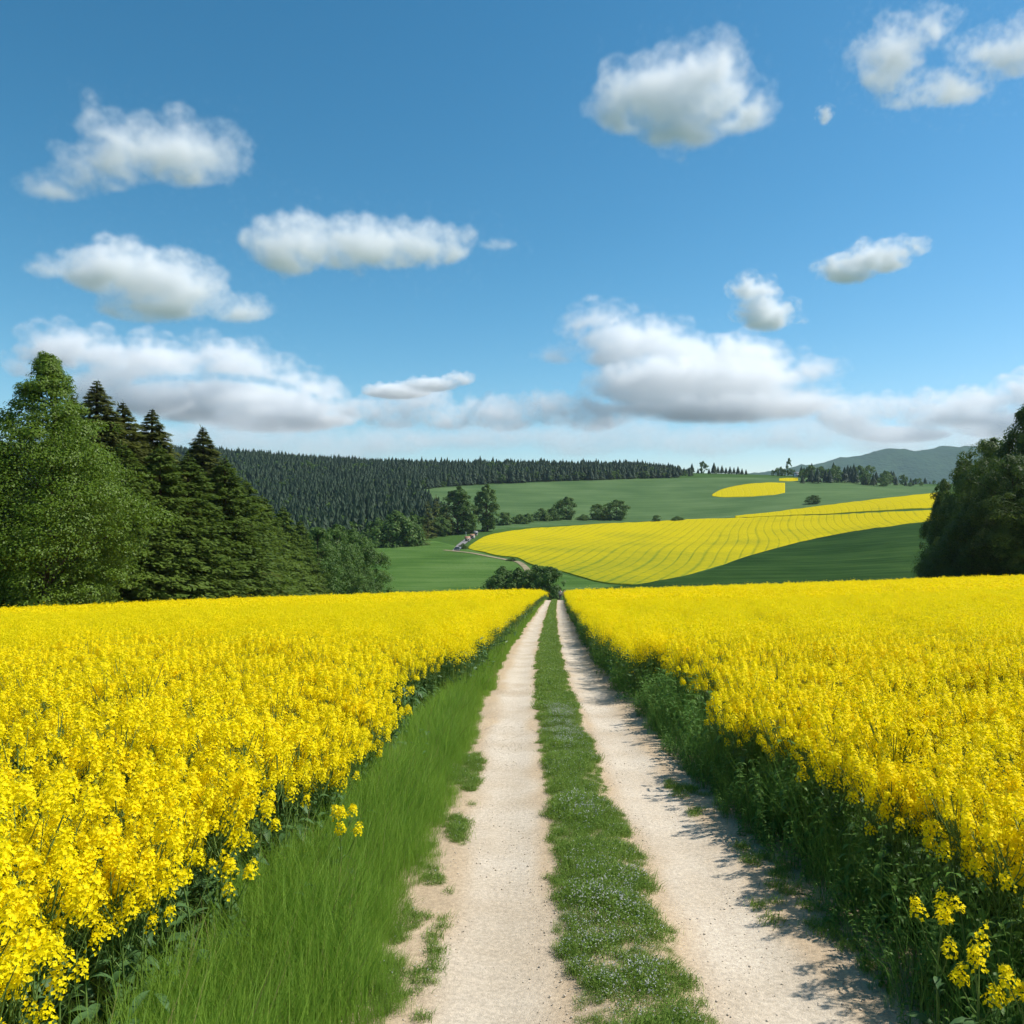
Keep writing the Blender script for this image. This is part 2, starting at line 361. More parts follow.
def spread(rng, x0, x1, y0, y1, dens):
    n = int((x1 - x0) * (y1 - y0) * dens); return rng.uniform(x0, x1, n), rng.uniform(y0, y1, n)

# ------------------------------------------------------------------ the ground
def build_ground():
    ys = np.concatenate([np.linspace(-40, 60, 70), np.linspace(62, 150, 60), np.linspace(153, 420, 60), np.geomspace(425, 5000, 150)])
    us = np.linspace(-1.05, 1.05, 170)
    Y, U = np.meshgrid(ys, us, indexing='ij'); X = U * (np.maximum(Y, -40) + 62)
    z = Z(X, Y)
    v = np.stack([X, Y, z], -1).reshape(-1, 3); nu = len(us)
    i = np.arange(len(ys) - 1)[:, None] * nu + np.arange(nu - 1)[None, :]
    f = np.stack([i, i + 1, i + nu + 1, i + nu], -1).reshape(-1, 4)
    tag(obj('ground', mesh_data('ground', v, f, [M['soil']], smooth=True)), 'rolling green farmland sloping down from the track and up to a ridge', 'ground', None, 'structure')
build_ground()

def sheet(name, pxs, bot, top, mat, lift, nu=120, nv=40, label='', cat='field', kind='structure', skirt=True, wob=0.0, seed=0):
    """a field between two outlines on the hillside, draped over the land and as thick as its crop"""
    p = np.linspace(pxs[0], pxs[-1], nu); b = pchip(pxs, bot, p); t = np.minimum(pchip(pxs, top, p), b - .05)
    if wob:
        b = b + wob * vnoise(p * .12, p * 0 + seed, seed); t = t + wob * vnoise(p * .15, p * 0 + seed + 5, seed)
    P = []
    for j in range(nv):
        s = j / (nv - 1); X, Y = hit(p, b * (1 - s) + t * s); P.append(np.stack([X, Y, Z(X, Y) + lift], -1))
    v = np.array(P).reshape(-1, 3); i = np.arange(nv - 1)[:, None] * nu + np.arange(nu - 1)[None, :]
    f = np.stack([i, i + 1, i + nu + 1, i + nu], -1).reshape(-1, 4)
    if skirt:
        ring = list(range(nu)) + [j * nu + nu - 1 for j in range(1, nv)] + list(range(nv * nu - 2, (nv - 1) * nu - 1, -1)) + [j * nu for j in range(nv - 2, 0, -1)]
        lo = v[ring] - np.array([0, 0, lift + .4]); n0 = len(v); k = len(ring)
        v = np.concatenate([v, lo]); f = np.concatenate([f, np.array([[ring[a], n0 + a, n0 + (a + 1) % k, ring[(a + 1) % k]] for a in range(k)])])
    return tag(obj(name, mesh_data(name, v, f, [mat], smooth=False)), label, cat, None, kind)

sheet('meadow', [300, 372, 430, 455, 500, 560, 620], [591] * 7, [544, 546, 541, 546, 558, 574, 588], M['meadow'], .12, label='mid green meadow in the valley beyond the crest of the track')
sheet('green_field', [412, 440, 470, 500, 560, 640, 740, 800, 870, 940], [494, 516, 532, 529, 526, 522, 518, 512, 503, 496], [490.5, 487.5, 485.5, 484, 481.5, 479, 477.5, 478, 481, 487], M['upgreen'], .2, label='wide blue green crop field on the upper hillside')
sheet('shaded_field', [592, 640, 700, 760, 830, 925, 1060], [589.9, 590, 589, 588, 586, 583, 577], [589.6, 583.8, 573, 553, 536, 521, 511], M['shadedgreen'], .3, label='green crop field with painted-in cloud shade on the slope before the right hand wood')  # darker than the other crops: cloud shade is in the base colour
sheet('rapeseed_crop', [468, 485, 500, 516, 530, 560, 584, 600, 630, 650, 700, 760, 830, 940], [549, 553, 556.5, 558, 564.5, 571.5, 578.5, 582.5, 585, 582.5, 571.5, 552.5, 535.5, 520], [547.5, 537, 533, 530.5, 529, 527, 525.3, 524.3, 522.8, 521.5, 519.5, 517.5, 515, 510],
      rape_far_mat('far_rape', .28, 7.0, .62), .45, 220, 90, 'big yellow rapeseed field with drill lines across the middle hillside', 'rapeseed field', 'stuff', wob=.35, seed=3)
sheet('rapeseed_crop', [735, 770, 830, 880, 940], [518, 516.5, 514, 511, 507.5], [516, 512.5, 505, 499, 492.5], rape_far_mat('far_rape_band', .28, 7.0, .35), .45, 120, 30,
      'thin yellow rapeseed band above the green balk on the hillside', 'rapeseed field', 'stuff', wob=.25, seed=6)
sheet('rapeseed_crop', [712, 722, 745, 770, 785], [496.5, 497.6, 497, 495.5, 493], [494.5, 489.5, 484.5, 482.8, 483], rape_far_mat('far_rape_patch', .28, 7.0, .1), .45, 60, 20,
      'small lens shaped yellow rapeseed patch high on the green field', 'rapeseed field', 'stuff', wob=.2, seed=8)
sheet('rapeseed_crop', [779, 788, 798], [481.2, 481.4, 480.8], [478.6, 478.1, 478.2], rape_far_mat('far_rape_tip', .28, 7.0, .1), .45, 30, 8,
      'tiny yellow rapeseed strip just below the ridge trees', 'rapeseed field', 'stuff')

def far_hill():
    px = np.linspace(690, 1200, 120); prof = pchip([690, 780, 830, 870, 890, 915, 940, 960, 1010, 1090, 1200], [483, 470, 460, 453, 449, 451, 447.5, 447, 455, 462, 478], px)
    D = 7600.0; V = []; dd = np.linspace(0, 1, 14)
    for s in dd:
        for p, r in zip(px, prof):
            y = D - 1300 * (1 - s); hgt = CAMZ + (HY - r) * D / F; base = -40
            zz = base + (hgt - base) * math.sin(s * PI / 2) + 17 * float(vnoise(np.array(p * .13), np.array(s * 9.0), 2)) * s * s + 6.0 * float(vnoise(np.array(p * .9), np.array(s * 40.0), 4)) * s
            V.append(((p - VX) / F * D, y, zz))
    n = len(px); f = [(j * n + i, j * n + i + 1, (j + 1) * n + i + 1, (j + 1) * n + i) for j in range(len(dd) - 1) for i in range(n - 1)]
    n0 = len(V); V = V + [(x, y + 500, -40) for x, y, z in V[-n:]]
    f += [((len(dd) - 1) * n + i, (len(dd) - 1) * n + i + 1, n0 + i + 1, n0 + i) for i in range(n - 1)]
    mt = noise_mat('wooded_hill', [(.35, (.020, .048, .022)), (.6, (.035, .07, .03)), (.75, (.05, .095, .04))], .012, scale2=.003, bump=1.0, bscale=.03, bdist=14)
    tag(obj('hill', mesh_data('hill', V, np.array(f), [mt], smooth=True)), 'distant wooded blue hill on the horizon', 'hill', None, 'structure')
far_hill()

def build_track():
    ys = np.concatenate([np.linspace(-12, 20, 130), np.linspace(20.5, 148, 120)]); xs = np.linspace(-1.75, 1.95, 60)
    Yg, Xo = np.meshgrid(ys, xs, indexing='ij'); X = Xo + road_c(Yg)
    prof = -.035 * np.exp(-((Xo + .78) / .30) ** 2) - .035 * np.exp(-((Xo - .83) / .30) ** 2) + .035 * np.exp(-(Xo / .28) ** 4)
    edge = sst(1.75, 1.2, np.abs(Xo - .1))
    z = Z(X, Yg) + .012 + .03 * edge * 1.0 + prof * edge + .008 * vnoise(X * 3, Yg * 2, 1) * edge
    v = np.stack([X, Yg, z], -1).reshape(-1, 3); n = len(xs)
    i = np.arange(len(ys) - 1)[:, None] * n + np.arange(n - 1)[None, :]
    f = np.stack([i, i + 1, i + n + 1, i + n], -1).reshape(-1, 4)
    rim = sst(.16, .46, np.abs(np.abs(Xo + .01) - .80) + .10 * vnoise(X * 4, Yg * 1.6, 51))      # bare brown earth where wheels do not run
    tm = mesh_data('dirt_track', v, f, [M['gravel']], smooth=True); ra = tm.attributes.new('rim', 'FLOAT', 'POINT'); ra.data.foreach_set('value', rim.ravel().astype(np.float32))
    tag(obj('dirt_track', tm), 'pale sandy farm track with two wheel ruts running to the crest', 'track', None, 'structure')
build_track()
def track_z(X, Y):
    Xo = X - road_c(Y); edge = sst(1.75, 1.2, np.abs(Xo - .1))
    prof = -.035 * np.exp(-((Xo + .78) / .30) ** 2) - .035 * np.exp(-((Xo - .83) / .30) ** 2) + .035 * np.exp(-(Xo / .28) ** 4)
    return Z(X, Y) + .012 + .03 * edge + prof * edge

def lane(name, pts, width, mat, label):
    pts = np.array(pts, float); t = np.linspace(0, 1, 60); k = np.linspace(0, 1, len(pts))
    p = pchip(k, pts[:, 0], t); r = pchip(k, pts[:, 1], t); X, Y = hit(p, r)
    tg = unit(np.stack([np.gradient(X), np.gradient(Y)], -1)); nn = np.stack([-tg[:, 1], tg[:, 0]], -1) * width / 2
    A = np.stack([X, Y], -1) + nn; B = np.stack([X, Y], -1) - nn
    v = np.concatenate([np.column_stack([A, Z(A[:, 0], A[:, 1]) + .35]), np.column_stack([B, Z(B[:, 0], B[:, 1]) + .35])])
    f = [[i, i + 1, 61 + i, 60 + i] for i in range(59)]
    tag(obj(name, mesh_data(name, v, np.array(f), [mat])), label, 'lane', None, 'structure')
M['lane'] = noise_mat('lane_dust', [(.3, (.20, .17, .10)), (.7, (.32, .27, .17))], .4)
M['asphalt'] = noise_mat('lane_asphalt', [(.3, (.16, .15, .15)), (.7, (.26, .24, .24))], .5)
lane('field_lane', [(444, 550.5), (470, 553.2), (490, 557), (506, 560), (517, 562), (526, 568.5), (530, 576)], 3.4, M['lane'], 'sandy lane curving round the meadow edge in the valley')
lane('village_road', [(456, 551), (460, 546), (466, 541), (471, 537)], 4.5, M['asphalt'], 'short grey road climbing between the small sheds')

# ------------------------------------------------------------------ rapeseed
def flower_spray(mb, rng, base, axis, ln, n, petal, m_pet, m_bud, rad=.022):
    """raceme: open four-petalled flowers round an axis, buds at its tip"""
    axis = axis / np.linalg.norm(axis); a = unit(np.cross(axis, [.3, .9, .1])); b = np.cross(axis, a)
    t = np.sort(rng.uniform(0, 1, n)); ph = np.arange(n) * 2.4 + rng.uniform(0, 6)
    out = np.cos(ph)[:, None] * a + np.sin(ph)[:, None] * b
    r = rad * (1.25 - .75 * t) * rng.uniform(.7, 1.3, n)
    c = base + axis * (t * ln)[:, None] + out * r[:, None]
    nrm = unit(out * .8 + axis * (.45 + .5 * t)[:, None] + rng.normal(0, .35, (n, 3)))
    u = unit(np.cross(nrm, rng.normal(size=(n, 3)))); w = np.cross(nrm, u)
    for q in range(4):
        ang = q * PI / 2; d = u * math.cos(ang) + w * math.sin(ang) + nrm * rng.uniform(.0, .35, (n, 1))
        rhombs(mb, c, nrm, d, petal * rng.uniform(.85, 1.15, n), petal * .85, m_pet)
    k = 11; cb = base + axis * ln + rng.normal(0, .007, (k, 3)); rhombs(mb, cb, rng.normal(size=(k, 3)), unit(axis + rng.normal(0, .4, (k, 3))), .011, .006, m_bud)

def leafblade(mb, base, d, ln, wd, droop, m, rng):
    d = unit(d); side = unit(np.cross(d, [0, 0, 1.0])); s = np.linspace(0, 1, 5)
    cen = base + d * (s * ln)[:, None] + np.array([0, 0, -1.0]) * (droop * s ** 2 * ln)[:, None]
    prof = wd * np.array([.12, .75, 1.0, .7, .02]) * .5
    up = np.array([0, 0, 1.0]); L = cen + side * prof[:, None] + up * prof[:, None] * .3; Rr = cen - side * prof[:, None] + up * prof[:, None] * .3
    v = np.concatenate([L, cen, Rr]); f = [[i, i + 1, 5 + i + 1, 5 + i] for i in range(4)] + [[5 + i, 5 + i + 1, 10 + i + 1, 10 + i] for i in range(4)]
    mb.add(v, f, m)

def rape_plant(seed, h, small=False):
    """stem, leaves, blossom as three meshes' worth of faces"""
    rng = np.random.default_rng(seed); st, lf, fl = MB(), MB(), MB()
    lean = rng.normal(0, .06, 2); s = np.linspace(0, 1, 6)
    main = np.column_stack([lean[0] * s ** 2 * h + .01 * np.sin(s * 7 + seed), lean[1] * s ** 2 * h, s * h * .86])
    tube(st, main, np.linspace(.009, .0035, 6), 5)
    flower_spray(fl, rng, main[-1], np.array([lean[0], lean[1], 1.0]), h * .12, 48, .0130, 0, 1, .034)
    nb = 4 if small else rng.integers(9, 13)
    for i in range(nb):
        t0 = rng.uniform(.42, .80); p0 = np.array([np.interp(t0, s, main[:, j]) for j in range(3)])
        az = i * 2.4 + rng.uniform(-.4, .4); ln = h * rng.uniform(.22, .36) * (1.15 - t0 * .35)
        d = np.array([math.cos(az), math.sin(az), 0]); q = np.linspace(0, 1, 4)
        pth = p0 + d * (ln * .52 * q ** .8)[:, None] + np.array([0, 0, 1.0]) * (ln * .95 * q ** 1.3)[:, None]
        tube(st, pth, np.linspace(.0045, .002, 4), 4)
        ax = pth[-1] - pth[-2] + np.array([0, 0, .06]) + rng.normal(0, .02, 3)
        flower_spray(fl, rng, pth[-1] - .02 * unit(ax), ax, rng.uniform(.07, .13), rng.integers(26, 40), .0130, 0, 1, .032)
        for k in range(3):                                            # young pods and stalks under the blossom
            b0 = pth[-2] * (1 - .25 * k) + pth[-1] * .25 * k; aa = rng.uniform(0, 6.28)
            rhombs(st, b0[None], np.array([[0, 0, 1.0]]), np.array([[math.cos(aa), math.sin(aa), .7]]), .045, .004)
    for i in range(rng.integers(8, 12)):
        t0 = rng.uniform(.06, .62); p0 = np.array([np.interp(t0, s, main[:, j]) for j in range(3)]); az = rng.uniform(0, 6.28)
        k = 1.25 - t0; leafblade(lf, p0, np.array([math.cos(az), math.sin(az), .55]), .21 * k * rng.uniform(.7, 1.2), .075 * k * rng.uniform(.7, 1.2), rng.uniform(.3, 1.0), 0, rng)
    return st, lf, fl

NV = 8
PLANTS = [rape_plant(20 + i, 1.18 + .05 * (i % 4)) for i in range(NV)]
PMESH = [(a.mesh('stem', [M['stem']]), b.mesh('leaves', [M['rleaf']]), c.mesh('blossom', [M['petal'], M['bud']])) for a, b, c in PLANTS]
def joined(p):
    mb = MB()
    for part, mp in zip(p, ({0: 0}, {0: 1}, {0: 2, 1: 3})):
        v, f, m = part.data(); mb.add(v, f, 0); mb.m[-1] = np.array([mp[int(q)] for q in m])
    return mb.data()
RMATS = [M['stem'], M['rleaf'], M['petal'], M['bud']]

rng = np.random.default_rng(5)
def plant_things(side, n, label, group):
    """single plants along the near edge of a field, each a thing with stem, leaves and blossom"""
    taken = []
    y = 1.7 if side < 0 else 2.2
    ys = np.sort(1.6 + 8.4 * rng.uniform(0, 1, n) ** 1.25)
    for k, yy in enumerate(ys):
        e = float(left_edge(yy) if side < 0 else right_edge(yy)); off = abs(rng.normal(0, .22)) + .0
        x = e + side * off; i = int(rng.integers(NV)); sc = rng.uniform(.80, 1.0) + min(off, .4) * .3
        r = empty('rapeseed_plant', (x, yy, float(Z(x, yy)) - .01), label, 'rapeseed plant', group, rng.uniform(0, 6.28), sc)
        r.rotation_euler.x = rng.normal(0, .05); r.rotation_euler.y = -side * abs(rng.normal(0.03, .07))
        for nm, me in zip(('stem', 'leaves', 'blossom'), PMESH[i]): obj(nm, me, r)
        taken.append((x, yy))
    return np.array(taken)
plant_things(-1, 130, 'yellow flowering rapeseed plant on the field edge above the tall sunny grass verge', 'rapeseed plants along the sunny grass verge')
plant_things(1, 130, 'yellow flowering rapeseed plant on the field edge above the dark shaded weeds', 'rapeseed plants along the shaded weed verge')
for x, y, hh, lab in ((1.93, 3.66, .58, 'short stunted rapeseed plant in dark weeds close to the lower corner'), (2.05, 3.50, .62, 'low rapeseed plant with bright flowers cut by the right picture edge'),
                      (1.92, 4.05, .62, 'low rapeseed sprig half sunk in the dark weeds before the field edge'), (-1.60, 6.0, .60, 'low lone rapeseed sprig in the bright grass outside the field edge'), (-1.98, 4.9, .6, 'small rapeseed sprig with leaning stem in the grass near lobed leaves')):
    st, lf, fl = rape_plant(int(abs(x) * 100 + y * 10), hh + .15, True)
    r = empty('rapeseed_plant', (x, y, float(Z(x, y))), lab, 'rapeseed plant')
    obj('stem', st.mesh('stem', [M['stem']]), r); obj('leaves', lf.mesh('leaves', [M['rleaf']]), r); obj('blossom', fl.mesh('blossom', [M['petal'], M['bud']]), r)

def rape_patch(seed, size, heads, quads, q, stems, leafn, lsize):
    """a clump of crop for the middle and far field: heads of small yellow faces over green stems"""
    rng = np.random.default_rng(seed); mb = MB()
    npl = max(5, int(11 * size * size)) if size < 1 else int(7 * size * size); pc = rng.uniform(-size / 2, size / 2, (npl, 2)); ph = rng.normal(1.14, .12, npl); pi_ = rng.integers(0, npl, heads)
    hx = pc[pi_] + rng.normal(0, .075, (heads, 2)); hz = ph[pi_] - abs(rng.normal(0, .11, heads)) + .05
    c = np.repeat(np.column_stack([hx, hz]), quads, 0); n = len(c)
    c = c + rng.normal(0, 1, (n, 3)) * np.array([.042, .042, .07])
    nr = unit(rng.normal(size=(n, 3)) + np.array([0, 0, .9])); ax = np.cross(nr, rng.normal(size=(n, 3)))
    rhombs(mb, c, nr, ax, q * rng.uniform(.8, 1.3, n), q * rng.uniform(.7, 1.0, n), 2)
    if stems:
        b = np.column_stack([hx * .8, np.zeros(heads)])[:stems]; t = np.column_stack([hx, hz - .05])[:stems]; sd_ = rng.normal(size=(stems, 3)) * np.array([1, 1, 0])
        rhombs(mb, b, sd_, t - b, np.linalg.norm(t - b, axis=1), max(.007, q * .35), 0)
    if leafn:
        c = np.column_stack([rng.uniform(-size / 2, size / 2, (leafn, 2)), rng.uniform(.05, .92, leafn)])
        rhombs(mb, c, unit(rng.normal(size=(leafn, 3)) + np.array([0, 0, .8])), rng.normal(size=(leafn, 3)) * np.array([1, 1, .5]), lsize * rng.uniform(.6, 1.3, leafn), lsize * .45, 1)
    return mb.data()
near_v = [joined(p) for p in PLANTS]
mid_v = [rape_patch(60 + i, .8, 60, 13, .026, 40, 70, .13) for i in range(5)]
far_v = [rape_patch(80 + i, 2.2, 230, 4, .075, 60, 110, .22) for i in range(4)]

def field_points(rng, side, y0, y1, dens, inset):
    w = 0.80 * (y1 + 14)
    x, y = spread(rng, 0, w, y0, y1, dens)
    if side < 0: X = left_edge(y) - inset - x
    else: X = right_edge(y) + inset + x
    keep = (np.abs(X) < .80 * (np.maximum(y, 0)) + 7) & (X > -59) & (X < 110)
    return X[keep], y[keep]
def build_field(side, name, label):
    rng = np.random.default_rng(100 + side)
    P = []; pick = []; sc = []
    for (y0, y1, dens, inset, k0, kn, s0, s1) in ((-2.5, 16, 15, .30, 0, NV, .92, 1.16), (16, 46, 3.6, .10, NV, 5, .88, 1.14), (46, 137, .85, .9, NV + 5, 4, .9, 1.12)):
        X, Y = field_points(rng, side, y0, y1, dens, inset)
        n = len(X); und = .12 * vnoise(X * 1.5, Y * 1.5, 3) + .04 * vnoise(X * .13, Y * .13, 4)
        P.append(np.column_stack([X, Y, Z(X, Y) - .02])); pick.append(rng.integers(k0, k0 + kn, n)); sc.append(rng.uniform(s0, s1, n) + und)
    # a narrow row of the middle-size clumps keeps the far edge crisp
    for off, dens in ((.0, 5.0), (.45, 3.5)):
        yy = np.arange(16, 138, 1 / dens * 1.3); e = left_edge(yy) if side < 0 else right_edge(yy)
        X = e + side * (off + rng.uniform(0, .45, len(yy))); P.append(np.column_stack([X, yy, Z(X, yy) - .02])); pick.append(rng.integers(NV, NV + 5, len(yy))); sc.append(rng.uniform(.82, 1.06, len(yy)))
    P = np.concatenate(P); n = len(P)
    scatter(name, near_v + mid_v + far_v, RMATS, P, rng.uniform(0, 6.28, n), np.concatenate(sc), np.concatenate(pick), rng.normal(0, .04, (n, 2)), label=label, cat='rapeseed field')
build_field(-1, 'rapeseed_field', 'dense yellow rapeseed field on the side of the sunny grass verge')
build_field(1, 'rapeseed_field', 'dense yellow rapeseed field on the side of the shaded weed verge')

# ------------------------------------------------------------------ grass and weeds
def blades(mb, rng, n, rad, h0, h1, w, lean, m=0, dry=0.0, mdry=1):
    b = np.column_stack([rng.normal(0, rad * .55, (n, 2)), np.zeros(n)]); az = rng.uniform(0, 6.28, n); h = rng.uniform(h0, h1, n)
    d = np.column_stack([np.cos(az), np.sin(az), np.zeros(n)]); side = np.column_stack([-np.sin(az + .9), np.cos(az + .9), np.zeros(n)]) * (w * rng.uniform(.7, 1.2, n))[:, None] / 2
    le = (lean * rng.uniform(.2, 1.4, n) * h)[:, None]; up = np.array([0, 0, 1.0])
    p1 = b + d * le * .28 + up * (h * .55)[:, None]; p2 = b + d * le + up * (h * .95)[:, None]
    v = np.stack([b - side, b + side, p1 + side * .8, p1 - side * .8, p2 + side * .12, p2 - side * .12], 1).reshape(-1, 3)
    k = np.arange(n)[:, None] * 6; f = np.concatenate([k + np.array([[0, 1, 2, 3]]), k + np.array([[3, 2, 4, 5]])])
    mb.add(v, f, m)
    if dry:
        q = (rng.uniform(size=n) < dry); mb.m[-1] = np.where(np.concatenate([q, q]), mdry, m)

def tufts(seed, n, rad, h0, h1, w, lean, k, dry=.05):
    out = []
    for i in range(k):
        r = np.random.default_rng(seed + i); mb = MB(); blades(mb, r, n, rad, h0, h1, w, lean, 0, dry); out.append(mb.data())
    return out

def verge():
    rng = np.random.default_rng(9)
    V = tufts(200, 46, .13, .16, .46, .0048, .42, 5) + tufts(210, 80, .22, .14, .44, .011, .4, 4) + tufts(220, 90, .26, .14, .42, .026, .3, 3)
    P = []; pk = []; sc = []
    for y0, y1, dens, k0, kn in ((-1.5, 17, 95, 0, 5), (17, 48, 26, 5, 4), (48, 139, 16, 9, 3)):
        n = int((y1 - y0) * 1.9 * dens); y = rng.uniform(y0, y1, n); t = rng.uniform(0, 1, n)
        c = road_c(y); e = left_edge(y); x0 = c - 1.38 + .10 * vnoise(y * 1.3, y * 0, 6) + .04 * vnoise(y * 5.0, y * 0, 2); X = x0 + (e - .02 + .25 * sst(6, 2, y) - x0) * t
        d = x0 - X; keep = d > 0; hs = (.32 + .85 * sst(0, .55, d) + .30 * sst(.65, 1.1, d)) * rng.uniform(.8, 1.2, n) * (1 + .18 * vnoise(X * 2, y * 1.2, 8))
        P.append(np.column_stack([X, y, Z(X, y)])[keep]); pk.append(rng.integers(k0, k0 + kn, n)[keep]); sc.append(hs[keep])
    P = np.concatenate(P); n = len(P)
    scatter('verge_grass', V, [M['grass'], M['drygrass']], P, rng.uniform(0, 6.28, n), np.concatenate(sc), np.concatenate(pk), rng.normal(0, .08, (n, 2)) + np.array([0, .0]), label='tall bright green grass along the sunny side of the track', cat='grass')
verge()

def strip():
    rng = np.random.default_rng(19)
    def turf(seed, n, rad, h0, h1, w, fl, fs):
        r = np.random.default_rng(seed); mb = MB(); blades(mb, r, n, rad, h0, h1, w, .9, 0, .05)
        k = n // 2; c = np.column_stack([r.normal(0, rad * .5, (k, 2)), r.uniform(.01, h1 * .7, k)])
        rhombs(mb, c, unit(r.normal(size=(k, 3)) + np.array([0, 0, 1.6])), r.normal(size=(k, 3)) * np.array([1, 1, .3]), w * 3.2, w * 2.4, 0)
        c = np.column_stack([r.normal(0, rad * .6, (fl, 2)), r.uniform(h1 * .6, h1 * 1.05, fl)])
        for q in range(3):
            rhombs(mb, c, unit(r.normal(size=(fl, 3)) + np.array([0, 0, 1])), r.normal(size=(fl, 3)), fs, fs * .9, 2)
        return mb.data()
    V = [turf(300 + i, 70, .075, .025, .085, .0042, (0, 1, 5, 9)[i % 4], .0075) for i in range(8)] + [turf(320 + i, 90, .11, .03, .085, .009, (0, 2, 3)[i], .009) for i in range(3)] + [turf(330 + i, 90, .13, .03, .08, .018, (0, 1)[i], .014) for i in range(2)]
    P = []; pk = []; sc = []
    for y0, y1, dens, k0, kn in ((0, 15, 300, 0, 8), (15, 45, 110, 8, 3), (45, 139, 60, 11, 2)):
        n = int((y1 - y0) * .95 * dens); y = rng.uniform(y0, y1, n); o = rng.uniform(-.47, .47, n)
        wv = .365 - .10 * sst(20, 60, y) + .05 * vnoise(y * 2.6, y * 0 + np.sign(o) * 7, 3) + .035 * vnoise(y * 7, y * 0 + np.sign(o) * 3, 5)
        bare = vnoise(o * 4 + 9, y * 1.7, 12) + .6 * vnoise(o * 9, y * 5, 13)
        keep = (np.abs(o) < wv) & ((bare < .95) | (rng.uniform(size=n) < .35))
        mound = np.maximum(1 - (np.abs(o) / wv) ** 2, 0)
        X = road_c(y) + o; h = (.55 + .6 * mound) * (1 + .45 * vnoise(o * 3.5, y * 3.2, 15)) * rng.uniform(.7, 1.25, n)
        flw = vnoise(o * 2, y * 1.1, 17) + rng.normal(0, .3, n)
        p = rng.integers(k0, k0 + kn, n)
        if k0 == 0: p = np.where(flw > .25, rng.choice([2, 3, 6, 7], n), rng.choice([0, 1, 4, 5], n))
        P.append(np.column_stack([X, y, track_z(X, y) - .006])[keep]); pk.append(p[keep]); sc.append(np.maximum(h, .25)[keep])
    P = np.concatenate(P); n = len(P)
    scatter('strip_grass', V, [M['turf'], M['drygrass'], M['clover']], P, rng.uniform(0, 6.28, n), np.concatenate(sc), np.concatenate(pk), rng.normal(0, .1, (n, 2)), label='short turf with tiny white flowers between the wheel ruts', cat='grass')
    # low mats of grass along both outer rims of the ruts
    P = []; pk = []; sc = []
    for side, dens in ((-1, 230), (1, 110)):
        n = int(15 * .5 * dens); y = rng.uniform(0, 16, n); o = np.where(side < 0, rng.uniform(-1.50, -1.16, n), rng.uniform(1.06, 1.55, n))
        cl = vnoise(o * 2.2 + 40 * side + y * .7, y * 1.3 + o * 1.5, 22) + .6 * vnoise(o * 6 + y * 1.1, y * 4.3 - o * 2, 23) - .8 * sst(9, 13, y)
        keep = cl > (-.05 if side < 0 else .42) - .5 * sst(1.25, 1.55, np.abs(o))
        X = road_c(y) + o; P.append(np.column_stack([X, y, track_z(X, y) - .006])[keep]); pk.append(rng.choice([0, 1, 4, 5], n)[keep]); sc.append((rng.uniform(.45, .95, n) * (1 + .4 * cl))[keep])
    P = np.concatenate(P); n = len(P)
    scatter('rim_grass', V[:8], [M['turf'], M['drygrass'], M['clover']], P, rng.uniform(0, 6.28, n), np.maximum(np.concatenate(sc), .2), np.concatenate(pk), rng.normal(0, .1, (n, 2)), label='ragged low grass mats on the bare outer rims of the track', cat='grass')
strip()

